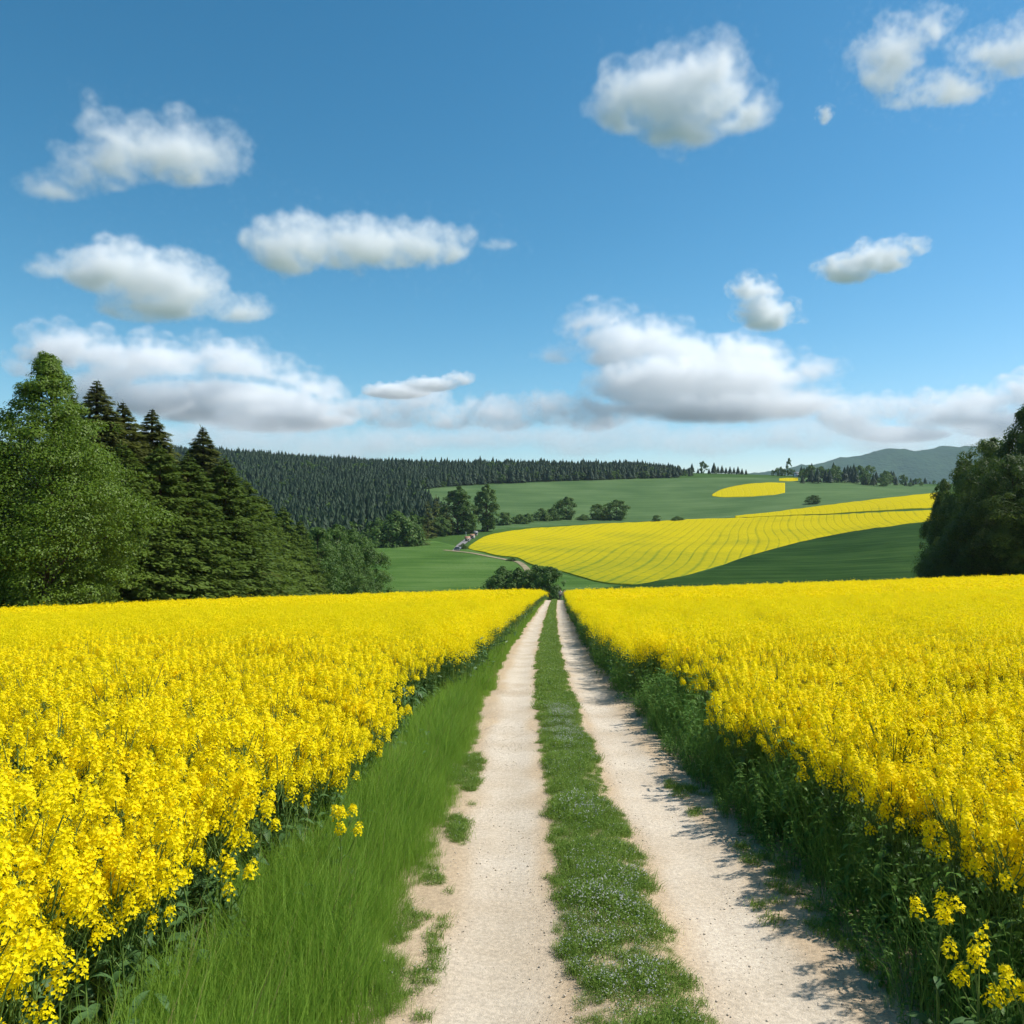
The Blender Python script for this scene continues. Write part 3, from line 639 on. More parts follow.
def weeds():
    rng = np.random.default_rng(29)
    def weed(seed, h):
        r = np.random.default_rng(seed); mb = MB(); s = np.linspace(0, 1, 5); l_ = r.normal(0, .12, 2)
        pth = np.column_stack([l_[0] * s ** 2 * h, l_[1] * s ** 2 * h, s * h]); tube(mb, pth, np.linspace(.006, .002, 5), 4, 1)
        for t in np.linspace(.15, .97, 9):
            p0 = np.array([np.interp(t, s, pth[:, j]) for j in range(3)]); az = r.uniform(0, 6.28)
            for q in (0, PI): leafblade(mb, p0, np.array([math.cos(az + q), math.sin(az + q), .35]), .125 * (1.15 - t * .6) * r.uniform(.7, 1.2), .05 * (1.15 - t * .6), r.uniform(.2, .9), 0, r)
        return mb.data()
    def lump(seed, size, n, ls, h):
        r = np.random.default_rng(seed); mb = MB(); c = np.column_stack([r.uniform(-size / 2, size / 2, (n, 2)), h * r.uniform(0, 1, n) ** 1.3])
        rhombs(mb, c, unit(r.normal(size=(n, 3)) + np.array([0, 0, .7])), r.normal(size=(n, 3)) * np.array([1, 1, .8]) + np.array([0, 0, .5]), ls * r.uniform(.6, 1.4, n), ls * .35, 0); return mb.data()
    def tall(seed, n, w, rad):
        r = np.random.default_rng(seed); mb = MB(); blades(mb, r, n, rad, .3, .75, w, .4, 0, .06, 1); return mb.data()
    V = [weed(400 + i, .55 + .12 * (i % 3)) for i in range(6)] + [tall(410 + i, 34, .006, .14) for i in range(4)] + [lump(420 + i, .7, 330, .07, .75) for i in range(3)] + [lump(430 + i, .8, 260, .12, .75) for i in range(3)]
    P = []; pk = []; sc = []
    for y0, y1, dens, picks in ((-1, 15, 85, [0, 1, 2, 3, 4, 5, 6, 7, 8, 9]), (15, 48, 13, [10, 11, 12]), (48, 138, 7, [13, 14, 15])):
        n = int((y1 - y0) * .95 * dens); y = rng.uniform(y0, y1, n); t = rng.uniform(0, 1, n)
        o = 1.40 + .12 * sst(20, 60, y) + .15 * sst(80, 120, y) + .10 * vnoise(y * 1.6, y * 0, 31) + .05 * vnoise(y * 4.1, y * 0, 32) + t * .95; X = road_c(y) + o
        hs = (.42 + .62 * sst(0, .45, t)) * rng.uniform(.75, 1.2, n) * (1 + .2 * vnoise(y * 1.1, y * 0 + 3, 33))
        P.append(np.column_stack([X, y, Z(X, y)])); pk.append(rng.choice(picks, n)); sc.append(hs)
    P = np.concatenate(P); n = len(P)
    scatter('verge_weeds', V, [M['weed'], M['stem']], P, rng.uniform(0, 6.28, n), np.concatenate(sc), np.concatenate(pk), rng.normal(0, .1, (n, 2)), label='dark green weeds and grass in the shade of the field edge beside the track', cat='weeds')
    # broad blue-green crop leaves in the foot of the sunny field edge
    P = []; n = 260; y = rng.uniform(1.6, 12, n); X = left_edge(y) + rng.uniform(-.5, .32, n)
    V = []
    for i in range(4):
        r = np.random.default_rng(440 + i); mb = MB()
        for k in range(6):
            az = r.uniform(0, 6.28); leafblade(mb, np.array([0, 0, .04 + .05 * k]), np.array([math.cos(az), math.sin(az), .7]), r.uniform(.09, .17), r.uniform(.035, .065), r.uniform(.4, 1.0), 0, r)
        V.append(mb.data())
    scatter('crop_leaves', V, [M['rleaf']], np.column_stack([X, y, Z(X, y)]), rng.uniform(0, 6.28, n), rng.uniform(.7, 1.3, n), rng.integers(0, 4, n), rng.normal(0, .1, (n, 2)), label='broad blue green crop leaves in the foot of the sunny field edge', cat='leaves')
weeds()

def pebbles():
    rng = np.random.default_rng(39); V = []
    bm = bmesh.new(); bmesh.ops.create_cube(bm, size=1); bmesh.ops.subdivide_edges(bm, edges=bm.edges[:], cuts=1, use_grid_fill=True)
    bv = np.array([v.co[:] for v in bm.verts]); bf = np.array([[v.index for v in f.verts] for f in bm.faces]); bm.free()
    for i in range(5): V.append(((unit(bv) * .5 * rng.uniform(.8, 1.2, (len(bv), 1)) * np.array([1, .8, .55])).astype(np.float32), bf, np.zeros(len(bf))))
    n = 15000; y = 2.0 + 16 * rng.uniform(0, 1, n) ** 1.5; o = np.where(rng.uniform(size=n) < .5, rng.normal(-.80, .28, n), rng.normal(.86, .32, n))
    rim = rng.uniform(size=n) < .45; o = np.where(rim, rng.choice([-1.2, -.42, .44, 1.3], n) + rng.normal(0, .09, n), o)
    X = road_c(y) + o; s = .004 + .014 * rng.uniform(0, 1, n) ** 6 + .001 * y / 10
    scatter('gravel', V, [M['pebble']], np.column_stack([X, y, track_z(X, y) + s * .1]), rng.uniform(0, 6.28, n), s, rng.integers(0, 5, n), label='loose pale pebbles strewn over the wheel ruts', cat='gravel')
pebbles()

# ------------------------------------------------------------------ trees
def broadleaf(seed, h, rad, shape, clumps, per, leaf, fill=.35, low=.12, flat=.55, lumpy=1.0, gather=.5):
    """trunk with limbs, and a crown of leaf clumps set through the crown's volume; shape(t) is the crown radius 0..1 at height t"""
    r = np.random.default_rng(seed); tr, cr = MB(), MB()
    s = np.linspace(0, 1, 7); pth = np.column_stack([.02 * h * np.sin(s * 3 + seed), .02 * h * np.cos(s * 2.3 + seed), s * h * .88])
    tube(tr, pth, h * .017 * (1.15 - s), 7)
    def pick_spot(depth):
        while True:
            t = r.uniform(low, 1.0); a = r.uniform(0, 6.28); q = shape((t - low) / (1 - low))
            lump = 1 + lumpy * (.16 * math.sin(3 * a + seed + t * 5) + .13 * math.sin(5 * a - t * 9 + seed * 2))
            if r.uniform() > (.25 + .75 * q): continue
            rr = rad * q * lump * (1 - depth * r.uniform(0, 1) ** 1.5); return t, a, rr, q
    C = []; limbs = [pick_spot(fill * .5) for _ in range(max(16, clumps // 7))]
    while len(C) < clumps:
        if r.uniform() < gather:                                   # on a limb's leafy end
            t, a, rr, q = limbs[r.integers(len(limbs))]; sp = rad * .13 * (.4 + .6 * q)
            p = np.array([rr * math.cos(a), rr * math.sin(a), t * h]) + r.normal(0, 1, 3) * np.array([sp, sp, sp * .55])
        else:
            t, a, rr, q = pick_spot(fill * 1.15); p = np.array([rr * math.cos(a), rr * math.sin(a), t * h])
        over = max(0.0, p[2] - h * .97); ql = shape(min(1.0, max(0.0, (min(p[2], h) / h - low) / (1 - low)))); lim = rad * (ql + .10) * 1.25; rr = math.hypot(p[0], p[1])
        if rr > lim: p[:2] *= lim / rr
        C.append((p[0], p[1], p[2] - over * (1 + r.uniform(.2, 3)), math.atan2(p[1], p[0])))
    if shape(1.0) < .03:                                        # a conical crown ends in a leader
        for t in np.linspace(.86, .985, 16): C.append((*(r.normal(0, .022 * rad * (1 + 14 * (1 - t)), 2)), t * h, r.uniform(0, 6.28)))
    C = np.array(C); clumps = len(C)
    for c in C[:: max(1, clumps // 22)]:
        z0 = max(.1 * h, c[2] - .22 * h); b0 = np.array([np.interp(z0, pth[:, 2], pth[:, j]) for j in range(3)]); e = c[:3]
        tube(tr, [b0, (b0 + e) / 2 + np.array([0, 0, .02 * h]), e], [h * .006, h * .004, h * .0015], 4)
    cs = rad * r.uniform(.11, .26, clumps) * np.array([.35 + .65 * shape(min(1, max(0, (q / h - low) / (1 - low)))) for q in C[:, 2]])
    n = clumps * per; ci = np.repeat(np.arange(clumps), per); d = unit(r.normal(size=(n, 3))) * (r.uniform(.35, 1, (n, 1)) ** .5)
    out = np.column_stack([np.cos(C[ci, 3]), np.sin(C[ci, 3]), np.zeros(n)])
    P = C[ci, :3] + d * cs[ci][:, None] * np.array([1.25, 1.25, flat * 1.25]) - np.array([0, 0, 1]) * (np.maximum((d * out).sum(1), 0) * cs[ci] * .45)[:, None]
    nr = unit(d * 1.0 + np.array([0, 0, .55]) + out * .35 + r.normal(0, .22, (n, 3))); ax = unit(np.cross(nr, r.normal(size=(n, 3))))
    rhombs(cr, P, nr, ax, leaf * r.uniform(.7, 1.35, n), leaf * r.uniform(.5, .8, n), 0)
    return tr, cr

def conifer(seed, h, rad, whorls, nb, cards, cl, cw, droop=.28, low=.04, power=.9, lift=.0):
    r = np.random.default_rng(seed); tr, cr = MB(), MB()
    tube(tr, [(0, 0, 0), (0, 0, h * .5), (0, 0, h * .985)], [h * .014, h * .009, h * .002], 6)
    P = []; N_ = []; A = []; Ln = []
    for w in range(whorls):
        t = low + (1 - low) * (w / (whorls - 1)) ** .92; z0 = t * h * .985; L = rad * max(1 - t, .0) ** power * (1 + .10 * math.sin(w * 1.7 + seed)) + .004 * h
        m = nb + (2 if t < .5 else 0)
        for k in range(m):
            a = 6.283 * k / m + w * 1.3 + r.uniform(-.25, .25); l_ = L * r.uniform(.78, 1.14); d = np.array([math.cos(a), math.sin(a), 0]); sd_ = np.array([-d[1], d[0], 0])
            q = r.uniform(.12, 1.0, cards) ** .7; z1 = z0 + r.uniform(-1.8, 1.8) * h * .9 / whorls * min(1, L / 1.5)
            zz = (lift + .22 * (t > .85) + r.uniform(-.08, .10)) * l_ * q - droop * l_ * q ** 1.4 + .10 * l_ * np.maximum(q - .7, 0) * 3.3 * .33
            p = d * (q * l_)[:, None] + np.column_stack([np.zeros(cards), np.zeros(cards), z1 + zz + r.normal(0, .006 * h * min(1, L / 2), cards)]) + sd_ * (r.normal(0, .13, cards) * l_ * (1.05 - q * .6))[:, None]
            sg = r.choice([-1, 1], cards)[:, None]
            P.append(p); A.append(d * r.uniform(.5, 1.1, (cards, 1)) + sd_ * sg * r.uniform(.1, .9, (cards, 1)) - np.array([0, 0, 1]) * r.uniform(.05, .7, (cards, 1)))
            N_.append(np.array([0, 0, 1.0]) + d * .5 + r.normal(0, .35, (cards, 3))); Ln.append(cl * r.uniform(.7, 1.3, cards) * (.6 + .4 * (1 - t)) * min(1, .22 + L / 1.6))
    P = np.concatenate(P); Ln = np.concatenate(Ln)
    rhombs(cr, P, unit(np.concatenate(N_)), np.concatenate(A), Ln, Ln * cw, 0)
    k = 10; zt = np.linspace(.9, 1.0, k) * h; rhombs(cr, np.column_stack([r.normal(0, .004 * h, (k, 2)), zt - .02 * h]), unit(r.normal(size=(k, 3)) * np.array([1, 1, 0])), np.column_stack([r.normal(0, .22, (k, 2)), np.ones(k)]), .03 * h, .005 * h, 0)
    return tr, cr

def plant_tree(name, data, leafm, loc, label, cat, group=None, sc=1.0, rz=0.0, sxy=None, parts=('trunk', 'crown')):
    r = empty(name, loc, label, cat, group, rz, sc)
    if sxy: r.scale = (sxy, sxy, sc)
    tr, cr = data
    if isinstance(tr, MB): tr = tr.mesh('trunk', [M['bark']], True); cr = cr.mesh('crown', [leafm])
    obj(parts[0], tr, r); obj(parts[1], cr, r)
    return r, (tr, cr)

def spot(px, Y): X = (px - VX) / F * Y; return (X, Y, float(Z(X, Y)))
def height_for(top, Y, z): return CAMZ + (HY - top) * Y / F - z

ovate = lambda t: max(0.0, min(1.0, (.62 + 1.1 * t) if t < .30 else .95 * (1 - ((t - .30) / .70) ** 1.55) + .02))
roundc = lambda t: max(0.0, math.sqrt(max(0, 1 - (2 * t - 1) ** 2)) * .98 + .02)
column = lambda t: max(0.0, min(1, .55 + 2 * t) * (1 - max(0, (t - .55) / .45) ** 2.2))
beechy = lambda t: max(0.0, .62 + .95 * t if t < .40 else 1 - ((t - .40) / .60) ** .95 + .01)
heap = lambda t: max(0.0, (1 - t ** 2.2) * .96 + .04)

# the wood edge beyond the sunny field: from the near beech away down the slope
def wood_edge():
    B = broadleaf(501, 32, 9.6, beechy, 1050, 105, .28, .38, .03, .5, .8, .33)
    lo = spot(48, 95); h = height_for(350, 95, lo[2])
    _, bm_ = plant_tree('beech_tree', B, M['beech'], lo, 'tall bright green broad tree with pointed crown nearest in the wood edge', 'tree', 'trees of the wood edge beside the sunny field', h / 32)
    lo = spot(-42, 90); h = height_for(372, 90, lo[2])
    plant_tree('beech_tree', bm_, None, lo, 'bright green broad tree cut off by the picture edge beside the tallest beech', 'tree', 'trees of the wood edge beside the sunny field', h / 32, 2.1)
    SP = [conifer(520 + i, 30, 6.8, 86, 8, 46, .80, .32, .34, .03, .92) for i in range(3)]; SPm = [None] * 3
    for i, (px, top, Y, lab) in enumerate(((97, 378, 121, 'dark brown green spruce rising just behind the bright beech'), (123, 400, 126, 'dark spruce with narrow tip, second behind the beech'),
                                           (152, 407, 131, 'dark spruce with broad tip, third behind the beech'), (203, 425, 144, 'dark spruce standing alone above its paler neighbours with forest hill behind'), (72, 392, 128, 'dark spruce almost hidden behind the crown of the beech'))):
        lo = spot(px, Y); h = height_for(top, Y, lo[2]); k = i % 3
        _, m_ = plant_tree('spruce_tree', SPm[k] or SP[k], M['spruce'], lo, lab, 'spruce', 'trees of the wood edge beside the sunny field', h / 30, i * 1.1, h / 30 * 1.75); SPm[k] = m_
    LA = [conifer(540 + i, 22, 6.6, 62, 8, 40, .62, .45, .20, .02, .78) for i in range(3)]; LAm = [None] * 3
    for i, (px, top, Y, lab) in enumerate(((122, 440, 113, 'broad feathery green conifer in front of the spruces right beside the beech'), (160, 444, 119, 'feathery green conifer below the third dark spruce'), (188, 452, 126, 'feathery green conifer between the third spruce and the lone spruce'),
                                           (225, 456, 138, 'feathery green conifer just below the lone spruce'), (246, 479, 152, 'feathery green conifer right beyond the lone spruce'), (262, 494, 166, 'feathery green conifer in the middle of the falling treetop line'),
                                           (283, 505, 186, 'low feathery green conifer before the rounded trees'), (300, 519, 205, 'lowest feathery conifer touching the rounded trees'), (140, 470, 134, 'feathery conifer half hidden under the second spruce'))):
        lo = spot(px, Y); h = height_for(top, Y, lo[2]); k = i % 3
        _, m_ = plant_tree('feathery_conifer', LAm[k] or LA[k], M['larch'], lo, lab, 'conifer', 'trees of the wood edge beside the sunny field', h / 22, i * .9, h / 22 * (1.45 if i < 6 else 1.25)); LAm[k] = m_
    RD = broadleaf(560, 16, 4.6, column, 330, 60, .34, .45, .02, .7); m_ = None
    for i, (px, top, Y, lab) in enumerate(((318, 527, 214, 'first of the rounded dense trees ending the wood edge'), (336, 524, 228, 'tallest rounded dense tree at the end of the wood edge'), (352, 529, 240, 'rounded dense tree next to last in the wood edge'), (365, 536, 252, 'last rounded tree of the wood edge, touching the meadow'))):
        lo = spot(px, Y); h = height_for(top, Y, lo[2])
        _, m_ = plant_tree('rounded_tree', m_ or RD, M['broad'], lo, lab, 'tree', 'trees of the wood edge beside the sunny field', h / 16, i * 1.7, h / 16 * .92)
wood_edge()

def right_wood():
    A = [broadleaf(600 + i, 30, 9.5, (heap, roundc, heap)[i], 420, 120, .42, .25, .02, .8, 1.1, .42) for i in range(3)]; Am = [None] * 3
    for i, (px, top, Y, w, lab) in enumerate(((1030, 402, 158, 48, 'tallest dark tree of the right hand wood, cut by the picture edge'), (992, 438, 172, 38, 'dark rounded tree left of the tallest in the right hand wood'), (964, 456, 186, 32, 'dark tree with a flat top midway along the wood'),
                                              (945, 478, 196, 23, 'outermost dark tree of the right hand wood before the yellow hillside'), (1010, 455, 146, 40, 'sunlit topped tree in front of the tallest dark tree'), (974, 496, 150, 34, 'low leafy tree in the front rank of the dark wood'),
                                              (951, 528, 160, 27, 'lowest bushy tree at the front corner of the dark wood'), (1045, 480, 138, 45, 'front tree of the dark wood cut by the picture edge'), (1072, 420, 150, 48, 'dark tree mostly cut off by the picture edge, behind the front tree'))):
        lo = spot(px, Y); h = height_for(top, Y, lo[2]); k = i % 3
        _, m_ = plant_tree('dark_tree', Am[k] or A[k], M['darkbroad'], lo, lab, 'tree', 'trees of the dark wood', h / 30, i * 1.3, w * Y / F / 9.5); Am[k] = m_
right_wood()

def valley_trees():
    G = 'trees and bushes in the valley'
    rd = broadleaf(620, 10, 4.6, roundc, 120, 34, .62, .5, .02, .8); hp = broadleaf(621, 8, 5.0, heap, 120, 34, .62, .5, .0, .8); pl = broadleaf(622, 30, 6.2, column, 200, 40, 1.05, .5, .04, .9); cn = conifer(623, 20, 4.4, 16, 7, 8, 1.5, .4, .3, .02)
    md = {'r': [rd, 10, 4.6], 'h': [hp, 8, 5.0], 'p': [pl, 30, 6.2], 'c': [cn, 20, 4.4]}
    nm = {'r': ('round_tree', 'tree'), 'h': ('leafy_bush', 'bush'), 'p': ('tall_tree', 'tree'), 'c': ('small_conifer', 'conifer')}
    rows = [  # kind, px, top row, base row (or distance if > 1000 it is distance-1000), half width px, label
     ('h', 502, 566, 1330, 19, 'leafy bush at the crest, the one farther from the track'), ('h', 518, 567.5, 1322, 13, 'small bush between the two bigger crest bushes'),
     ('r', 536, 565, 1318, 16, 'dark round bush at the crest close to the track end'), ('r', 550, 567, 1312, 13, 'small dark round bush nearest the track end at the crest'),
     ('h', 395, 511, 546, 21, 'big rounded bush before the forest hill at the meadow corner'), ('h', 378, 518, 545.5, 14, 'bush between the wood edge and the big rounded bush'), ('h', 412, 516, 545, 13, 'lower bush beside the big rounded bush'), ('c', 423, 525, 545, 8, 'small pointed conifer beside the big rounded bush'),
     ('r', 440, 517, 536, 9, 'round bush under the dark conifers at the meadow top'), ('c', 436, 494, 535, 9, 'taller conifer left of the twin tall trees'), ('c', 428, 499, 538, 9, 'dark conifer against the foot of the forest hill'),
     ('p', 459, 486, 534, 13, 'broad tall tree, first of the twin above the lane'), ('p', 487, 484, 531, 10, 'slim tall column shaped tree, second of the twin above the lane'), ('r', 470, 513, 533, 8, 'lower tree between the twin tall trees'), ('c', 447, 502, 535, 8, 'narrow conifer close beside the broad tall tree'),
     ('r', 503, 512, 525, 8, 'round bush right of the slim tall tree'), ('h', 520, 514, 523.5, 8, 'low hedge bush on the field boundary'), ('h', 541, 508, 520.5, 9, 'hedge bush joined to its twin left of the lone round tree'), ('h', 553, 507, 520, 8, 'hedge bush touching the lone round tree'),
     ('r', 566, 497, 519.5, 9, 'lone round tree standing up from the hedge'), ('h', 583, 514, 520, 6, 'low bush between the lone round tree and the pair'), ('r', 598, 504, 519.5, 8, 'smaller round tree of the pair on the boundary'), ('r', 616, 500, 519.5, 12, 'bigger round tree of the pair on the boundary'),
     ('r', 657, 515, 521.5, 4, 'tiny lone bush right of the tree pair on the boundary'), ('h', 677, 516, 520.5, 6, 'low scrub at the top edge of the big yellow field'), ('r', 813, 495, 504, 7, 'lone dark bush in the green field above the yellow band'),
     ('h', 463, 543, 549, 4, 'dark shrub beside the grey van on the lane'), ('h', 512, 557, 561, 5, 'low shrub on the bend of the sandy lane'), ('h', 528, 513, 522, 6, 'hedge bush low in the gap of the boundary'), ('h', 605, 512, 519.5, 7, 'bush filling the gap within the tree pair')]
    for i, (k, px, top, base, hw, lab) in enumerate(rows):
        if base > 1000: Y = base - 1000.; X = (px - VX) / F * Y
        else: a, b = hit(px, base); X, Y = float(a[0]), float(b[0])
        z = float(Z(X, Y)); h = height_for(top, Y, z); dat, h0, r0 = md[k]
        if isinstance(dat[0], MB): pass
        _, m_ = plant_tree(nm[k][0], dat, M['broad'] if k != 'c' else M['spruce'], (X, Y, z - .2), lab, nm[k][1], G, h / h0, i * 1.9, hw * Y / F / r0 * 1.08)
        md[k][0] = m_
valley_trees()

# ------------------------------------------------------------------ forest on the hill and the ridge trees
def small_conifer(seed, h, rad, tiers=7, seg=9):
    r = np.random.default_rng(seed); mb = MB()
    for t in range(tiers):
        z0 = h * (.08 + .84 * t / tiers); z1 = min(h, z0 + h * .26); rr = rad * (1 - t / tiers) ** .85
        for k in range(seg):
            a = 6.283 * k / seg + t * .7 + r.uniform(-.2, .2); l_ = rr * r.uniform(.75, 1.2); d = np.array([math.cos(a), math.sin(a), 0]); s_ = np.array([-d[1], d[0], 0]) * rr * .42
            top = np.array([0, 0, z1]); tip = d * l_ + np.array([0, 0, z0 - .05 * h * r.uniform(0, 1)]); m_ = d * l_ * .55 + np.array([0, 0, z0 + (z1 - z0) * .35])
            mb.add([top, m_ + s_, tip, m_ - s_], [[0, 1, 2, 3]], 0)
    rhombs(mb, np.array([[0, 0, h * .86]]), np.array([[1., 0, 0]]), np.array([[0, 0, 1.]]), h * .16, h * .05, 0)
    tube(mb, [(0, 0, 0), (0, 0, h * .5)], [h * .012, h * .008], 4, 1)
    return mb.data()

def forest():
    rng = np.random.default_rng(77)
    V = [small_conifer(700 + i, 24, 5.6 + .8 * (i % 3), 8, 10) for i in range(5)]
    r = np.random.default_rng(3)
    for i in range(2):
        _, c = broadleaf(710 + i, 17, 5.2, roundc, 40, 14, 1.7, .5, .05, .8); v, f, m = c.data(); V.append((v, f, np.full(len(f), 2)))
    n = 80000; px = rng.uniform(-190, 720, n); Y = rng.uniform(380, 1480, n); keep = rng.uniform(size=n) < Y / 1480
    px, Y = px[keep], Y[keep]; row = row_at(px, Y)
    low = pchip([-190, 165, 300, 372, 400, 440, 470, 480], [588, 586, 556, 544, 541, 534, 522, 500], px)
    ft = pchip([412, 440, 500, 560, 640, 720], [492, 487.5, 484, 481.5, 479, 477], px)
    left = (px < 418 + 30 * sst(495, 535, row)) & (row < low)
    back = (px >= 405) & (Y > 900) & (row < ft - .4)
    back &= (px < 692) & (rng.uniform(size=len(px)) < 1.02 - .93 * sst(640, 690, px))
    k = left | back; px, Y = px[k], Y[k]; X = (px - VX) / F * Y
    # thin to a natural spacing
    order = rng.permutation(len(X)); cell = {}; sel = []
    for i in order:
        c = (int(X[i] // 4.7), int(Y[i] // 4.7))
        if c in cell: continue
        cell[c] = 1; sel.append(i)
    X, Y = X[sel], Y[sel]; n = len(X)
    stand = vnoise(X * .012, Y * .012, 41) + .5 * vnoise(X * .04, Y * .04, 42)
    mixed = (rng.uniform(size=n) < .20 + .5 * sst(640, 480, Y)) | (stand > 1.0)
    pick = np.where(mixed, rng.integers(5, 7, n), rng.integers(0, 5, n))
    sc = (.82 + .16 * stand) * np.where(rng.uniform(size=n) < .12, 1.15, 1) * rng.uniform(.58, 1.16, n); sc = np.where(mixed, sc * .95, sc) * (1 - .12 * sst(900, 1300, Y)) * (1 - .42 * sst(630, 700, VX + F * X / Y))
    wd = sc ** .5 * rng.uniform(.95, 1.35, n); s3 = np.column_stack([wd, wd, sc])
    scatter('forest', V, [M['conifer'], M['bark'], M['broad']], np.column_stack([X, Y, Z(X, Y) - .3]), rng.uniform(0, 6.28, n), s3, pick, label='dark spruce forest covering the hillside and the long ridge', cat='forest')
    print('forest trees', n)
forest()

def ridge_trees():
    rng = np.random.default_rng(88); G = 'trees along the bare ridge'
    V = []
    for i in range(3):
        v, f, m = small_conifer(740 + i, 22, 8.0, 7, 12); V.append(mesh_data('ridge_conifer', v, f, [M['conifer'], M['bark']], m))
    _, c = broadleaf(745, 15, 6.0, roundc, 60, 18, 1.5, .5, .0, .8); vb, fb, mb_ = c.data(); BR = mesh_data('ridge_broadleaf', vb, fb, [M['broad']], mb_)
    _, c = broadleaf(746, 26, 5.2, column, 60, 18, 1.7, .5, .0, .8); vb, fb, mb_ = c.data(); CO = mesh_data('ridge_poplar', vb, fb, [M['broad']], mb_)
    def put(px, top, Y, kind, label, w=1.0, group=G):
        X = (px - VX) / F * Y; z = float(Z(X, Y)) - .3; h = height_for(top, Y, z)
        me, h0 = ((V[rng.integers(3)], 22) if kind == 'c' else (BR, 15) if kind == 'b' else (CO, 26))
        o = obj({'c': 'conifer_tree', 'b': 'broadleaf_tree', 'p': 'poplar_tree'}[kind], me, None, (X, Y, z)); s = h / h0
        o.scale = (s * w, s * w, s); o.rotation_euler = (0, 0, rng.uniform(0, 6.28)); return tag(o, label, 'tree', group)
    put(703, 461.5, 1330, 'b', 'pale rounded tree in the gap between the long ridge forest and the short conifer row', .8)
    for px, top in ((692, 463), (698, 468), (709, 468), (714, 462), (718, 466), (722, 465), (726, 467), (730, 466), (734, 467), (738, 466), (742, 468), (746, 469)):
        put(px, top, 1320 + rng.uniform(-12, 12), 'c', 'dark conifer of the short row on the bare ridge', 1.0, 'short conifer row on the bare ridge')
    put(789, 458.5, 1300, 'p', 'tall slim poplar standing highest on the bare ridge', .85)
    for px, top in ((773, 470), (777, 468), (781, 467), (784, 469), (794, 470)): put(px, top, 1310, 'b', 'small tree of the clump round the tall slim poplar', .75, 'clump round the tall poplar')
    for k in range(64):
        px = rng.uniform(800, 938); Y = rng.uniform(1120, 1330); top = pchip([795, 812, 830, 860, 900, 940], [468, 461, 461.5, 463, 472, 480], np.array([px]))[0] + rng.uniform(-1.2, 4) + (1330 - Y) * .035
        put(px, top, Y, 'c' if rng.uniform() < .65 else 'b', 'tree of the mixed strip that runs along the ridge below the blue hill', 1.0, 'mixed tree strip below the blue hill')
ridge_trees()

# ------------------------------------------------------------------ small things in the valley
PM = {'wall': plain('shed_wall', (.33, .30, .26)), 'roof': plain('shed_roof', (.33, .17, .10)), 'greyroof': plain('shed_grey_roof', (.20, .20, .21)), 'door': plain('shed_door', (.12, .08, .05)), 'glass': plain('dark_glass', (.03, .04, .05), .15),
      'van': plain('van_paint', (.16, .18, .20), .4), 'tyre': plain('tyre_rubber', (.02, .02, .02), .9), 'rim': plain('rim_metal', (.4, .4, .4), .4, .8), 'white': plain('white_paint', (.75, .75, .73)), 'lamp': plain('lamp_lens', (.6, .6, .55), .2)}
def shed(px, row, w, d, h, rz, roofm, label, name='field_shed'):
    a, b = hit(px, row); X, Y = float(a[0]), float(b[0]); root = empty(name, (X, Y, float(Z(X, Y))), label, 'shed', 'small sheds by the valley road', rz)
    m = MB(); box(m, (0, 0, h * .5 - .3), (w, d, h + .6)); g = np.array([(-w / 2, -d / 2, h), (w / 2, -d / 2, h), (w / 2, -d / 2 + .01, h), (-w / 2, -d / 2 + .01, h)])
    for s in (-1, 1):                                             # gables
        m.add([(s * w / 2, -d / 2, h), (s * w / 2, d / 2, h), (s * w / 2, .02, h + d * .38), (s * w / 2, -.02, h + d * .38)], [[0, 1, 2, 3]])
    obj('wall', m.mesh('wall', [PM['wall']]), root)
    m = MB()
    for s in (-1, 1):
        e = np.array([(-w / 2 - .25, s * (d / 2 + .3), h - .12), (w / 2 + .25, s * (d / 2 + .3), h - .12), (w / 2 + .25, 0, h + d * .40), (-w / 2 - .25, 0, h + d * .40)]); v = np.concatenate([e, e + np.array([0, 0, .12])])
        m.add(v, [(0, 1, 2, 3), (4, 5, 6, 7), (0, 1, 5, 4), (1, 2, 6, 5), (2, 3, 7, 6), (3, 0, 4, 7)])
    obj('roof', m.mesh('roof', [roofm]), root)
    m = MB(); box(m, (-w * .2, -d / 2 - .02, .95), (.9, .06, 1.9)); obj('door', m.mesh('door', [PM['door']]), root)
    m = MB(); box(m, (w * .22, -d / 2 - .02, 1.5), (.8, .05, .8)); obj('window', m.mesh('window', [PM['glass']]), root)
shed(467.5, 541.5, 3.4, 3.0, 2.4, .2, PM['roof'], 'small shed with orange red roof between road and yellow field')
shed(472.5, 538.5, 3.0, 2.6, 2.2, -.3, PM['roof'], 'tiny red roofed shed higher up beside the yellow field corner')
shed(475.5, 535.5, 2.8, 2.6, 2.4, .5, PM['greyroof'], 'tiny grey roofed shed topmost under the slim tall tree')

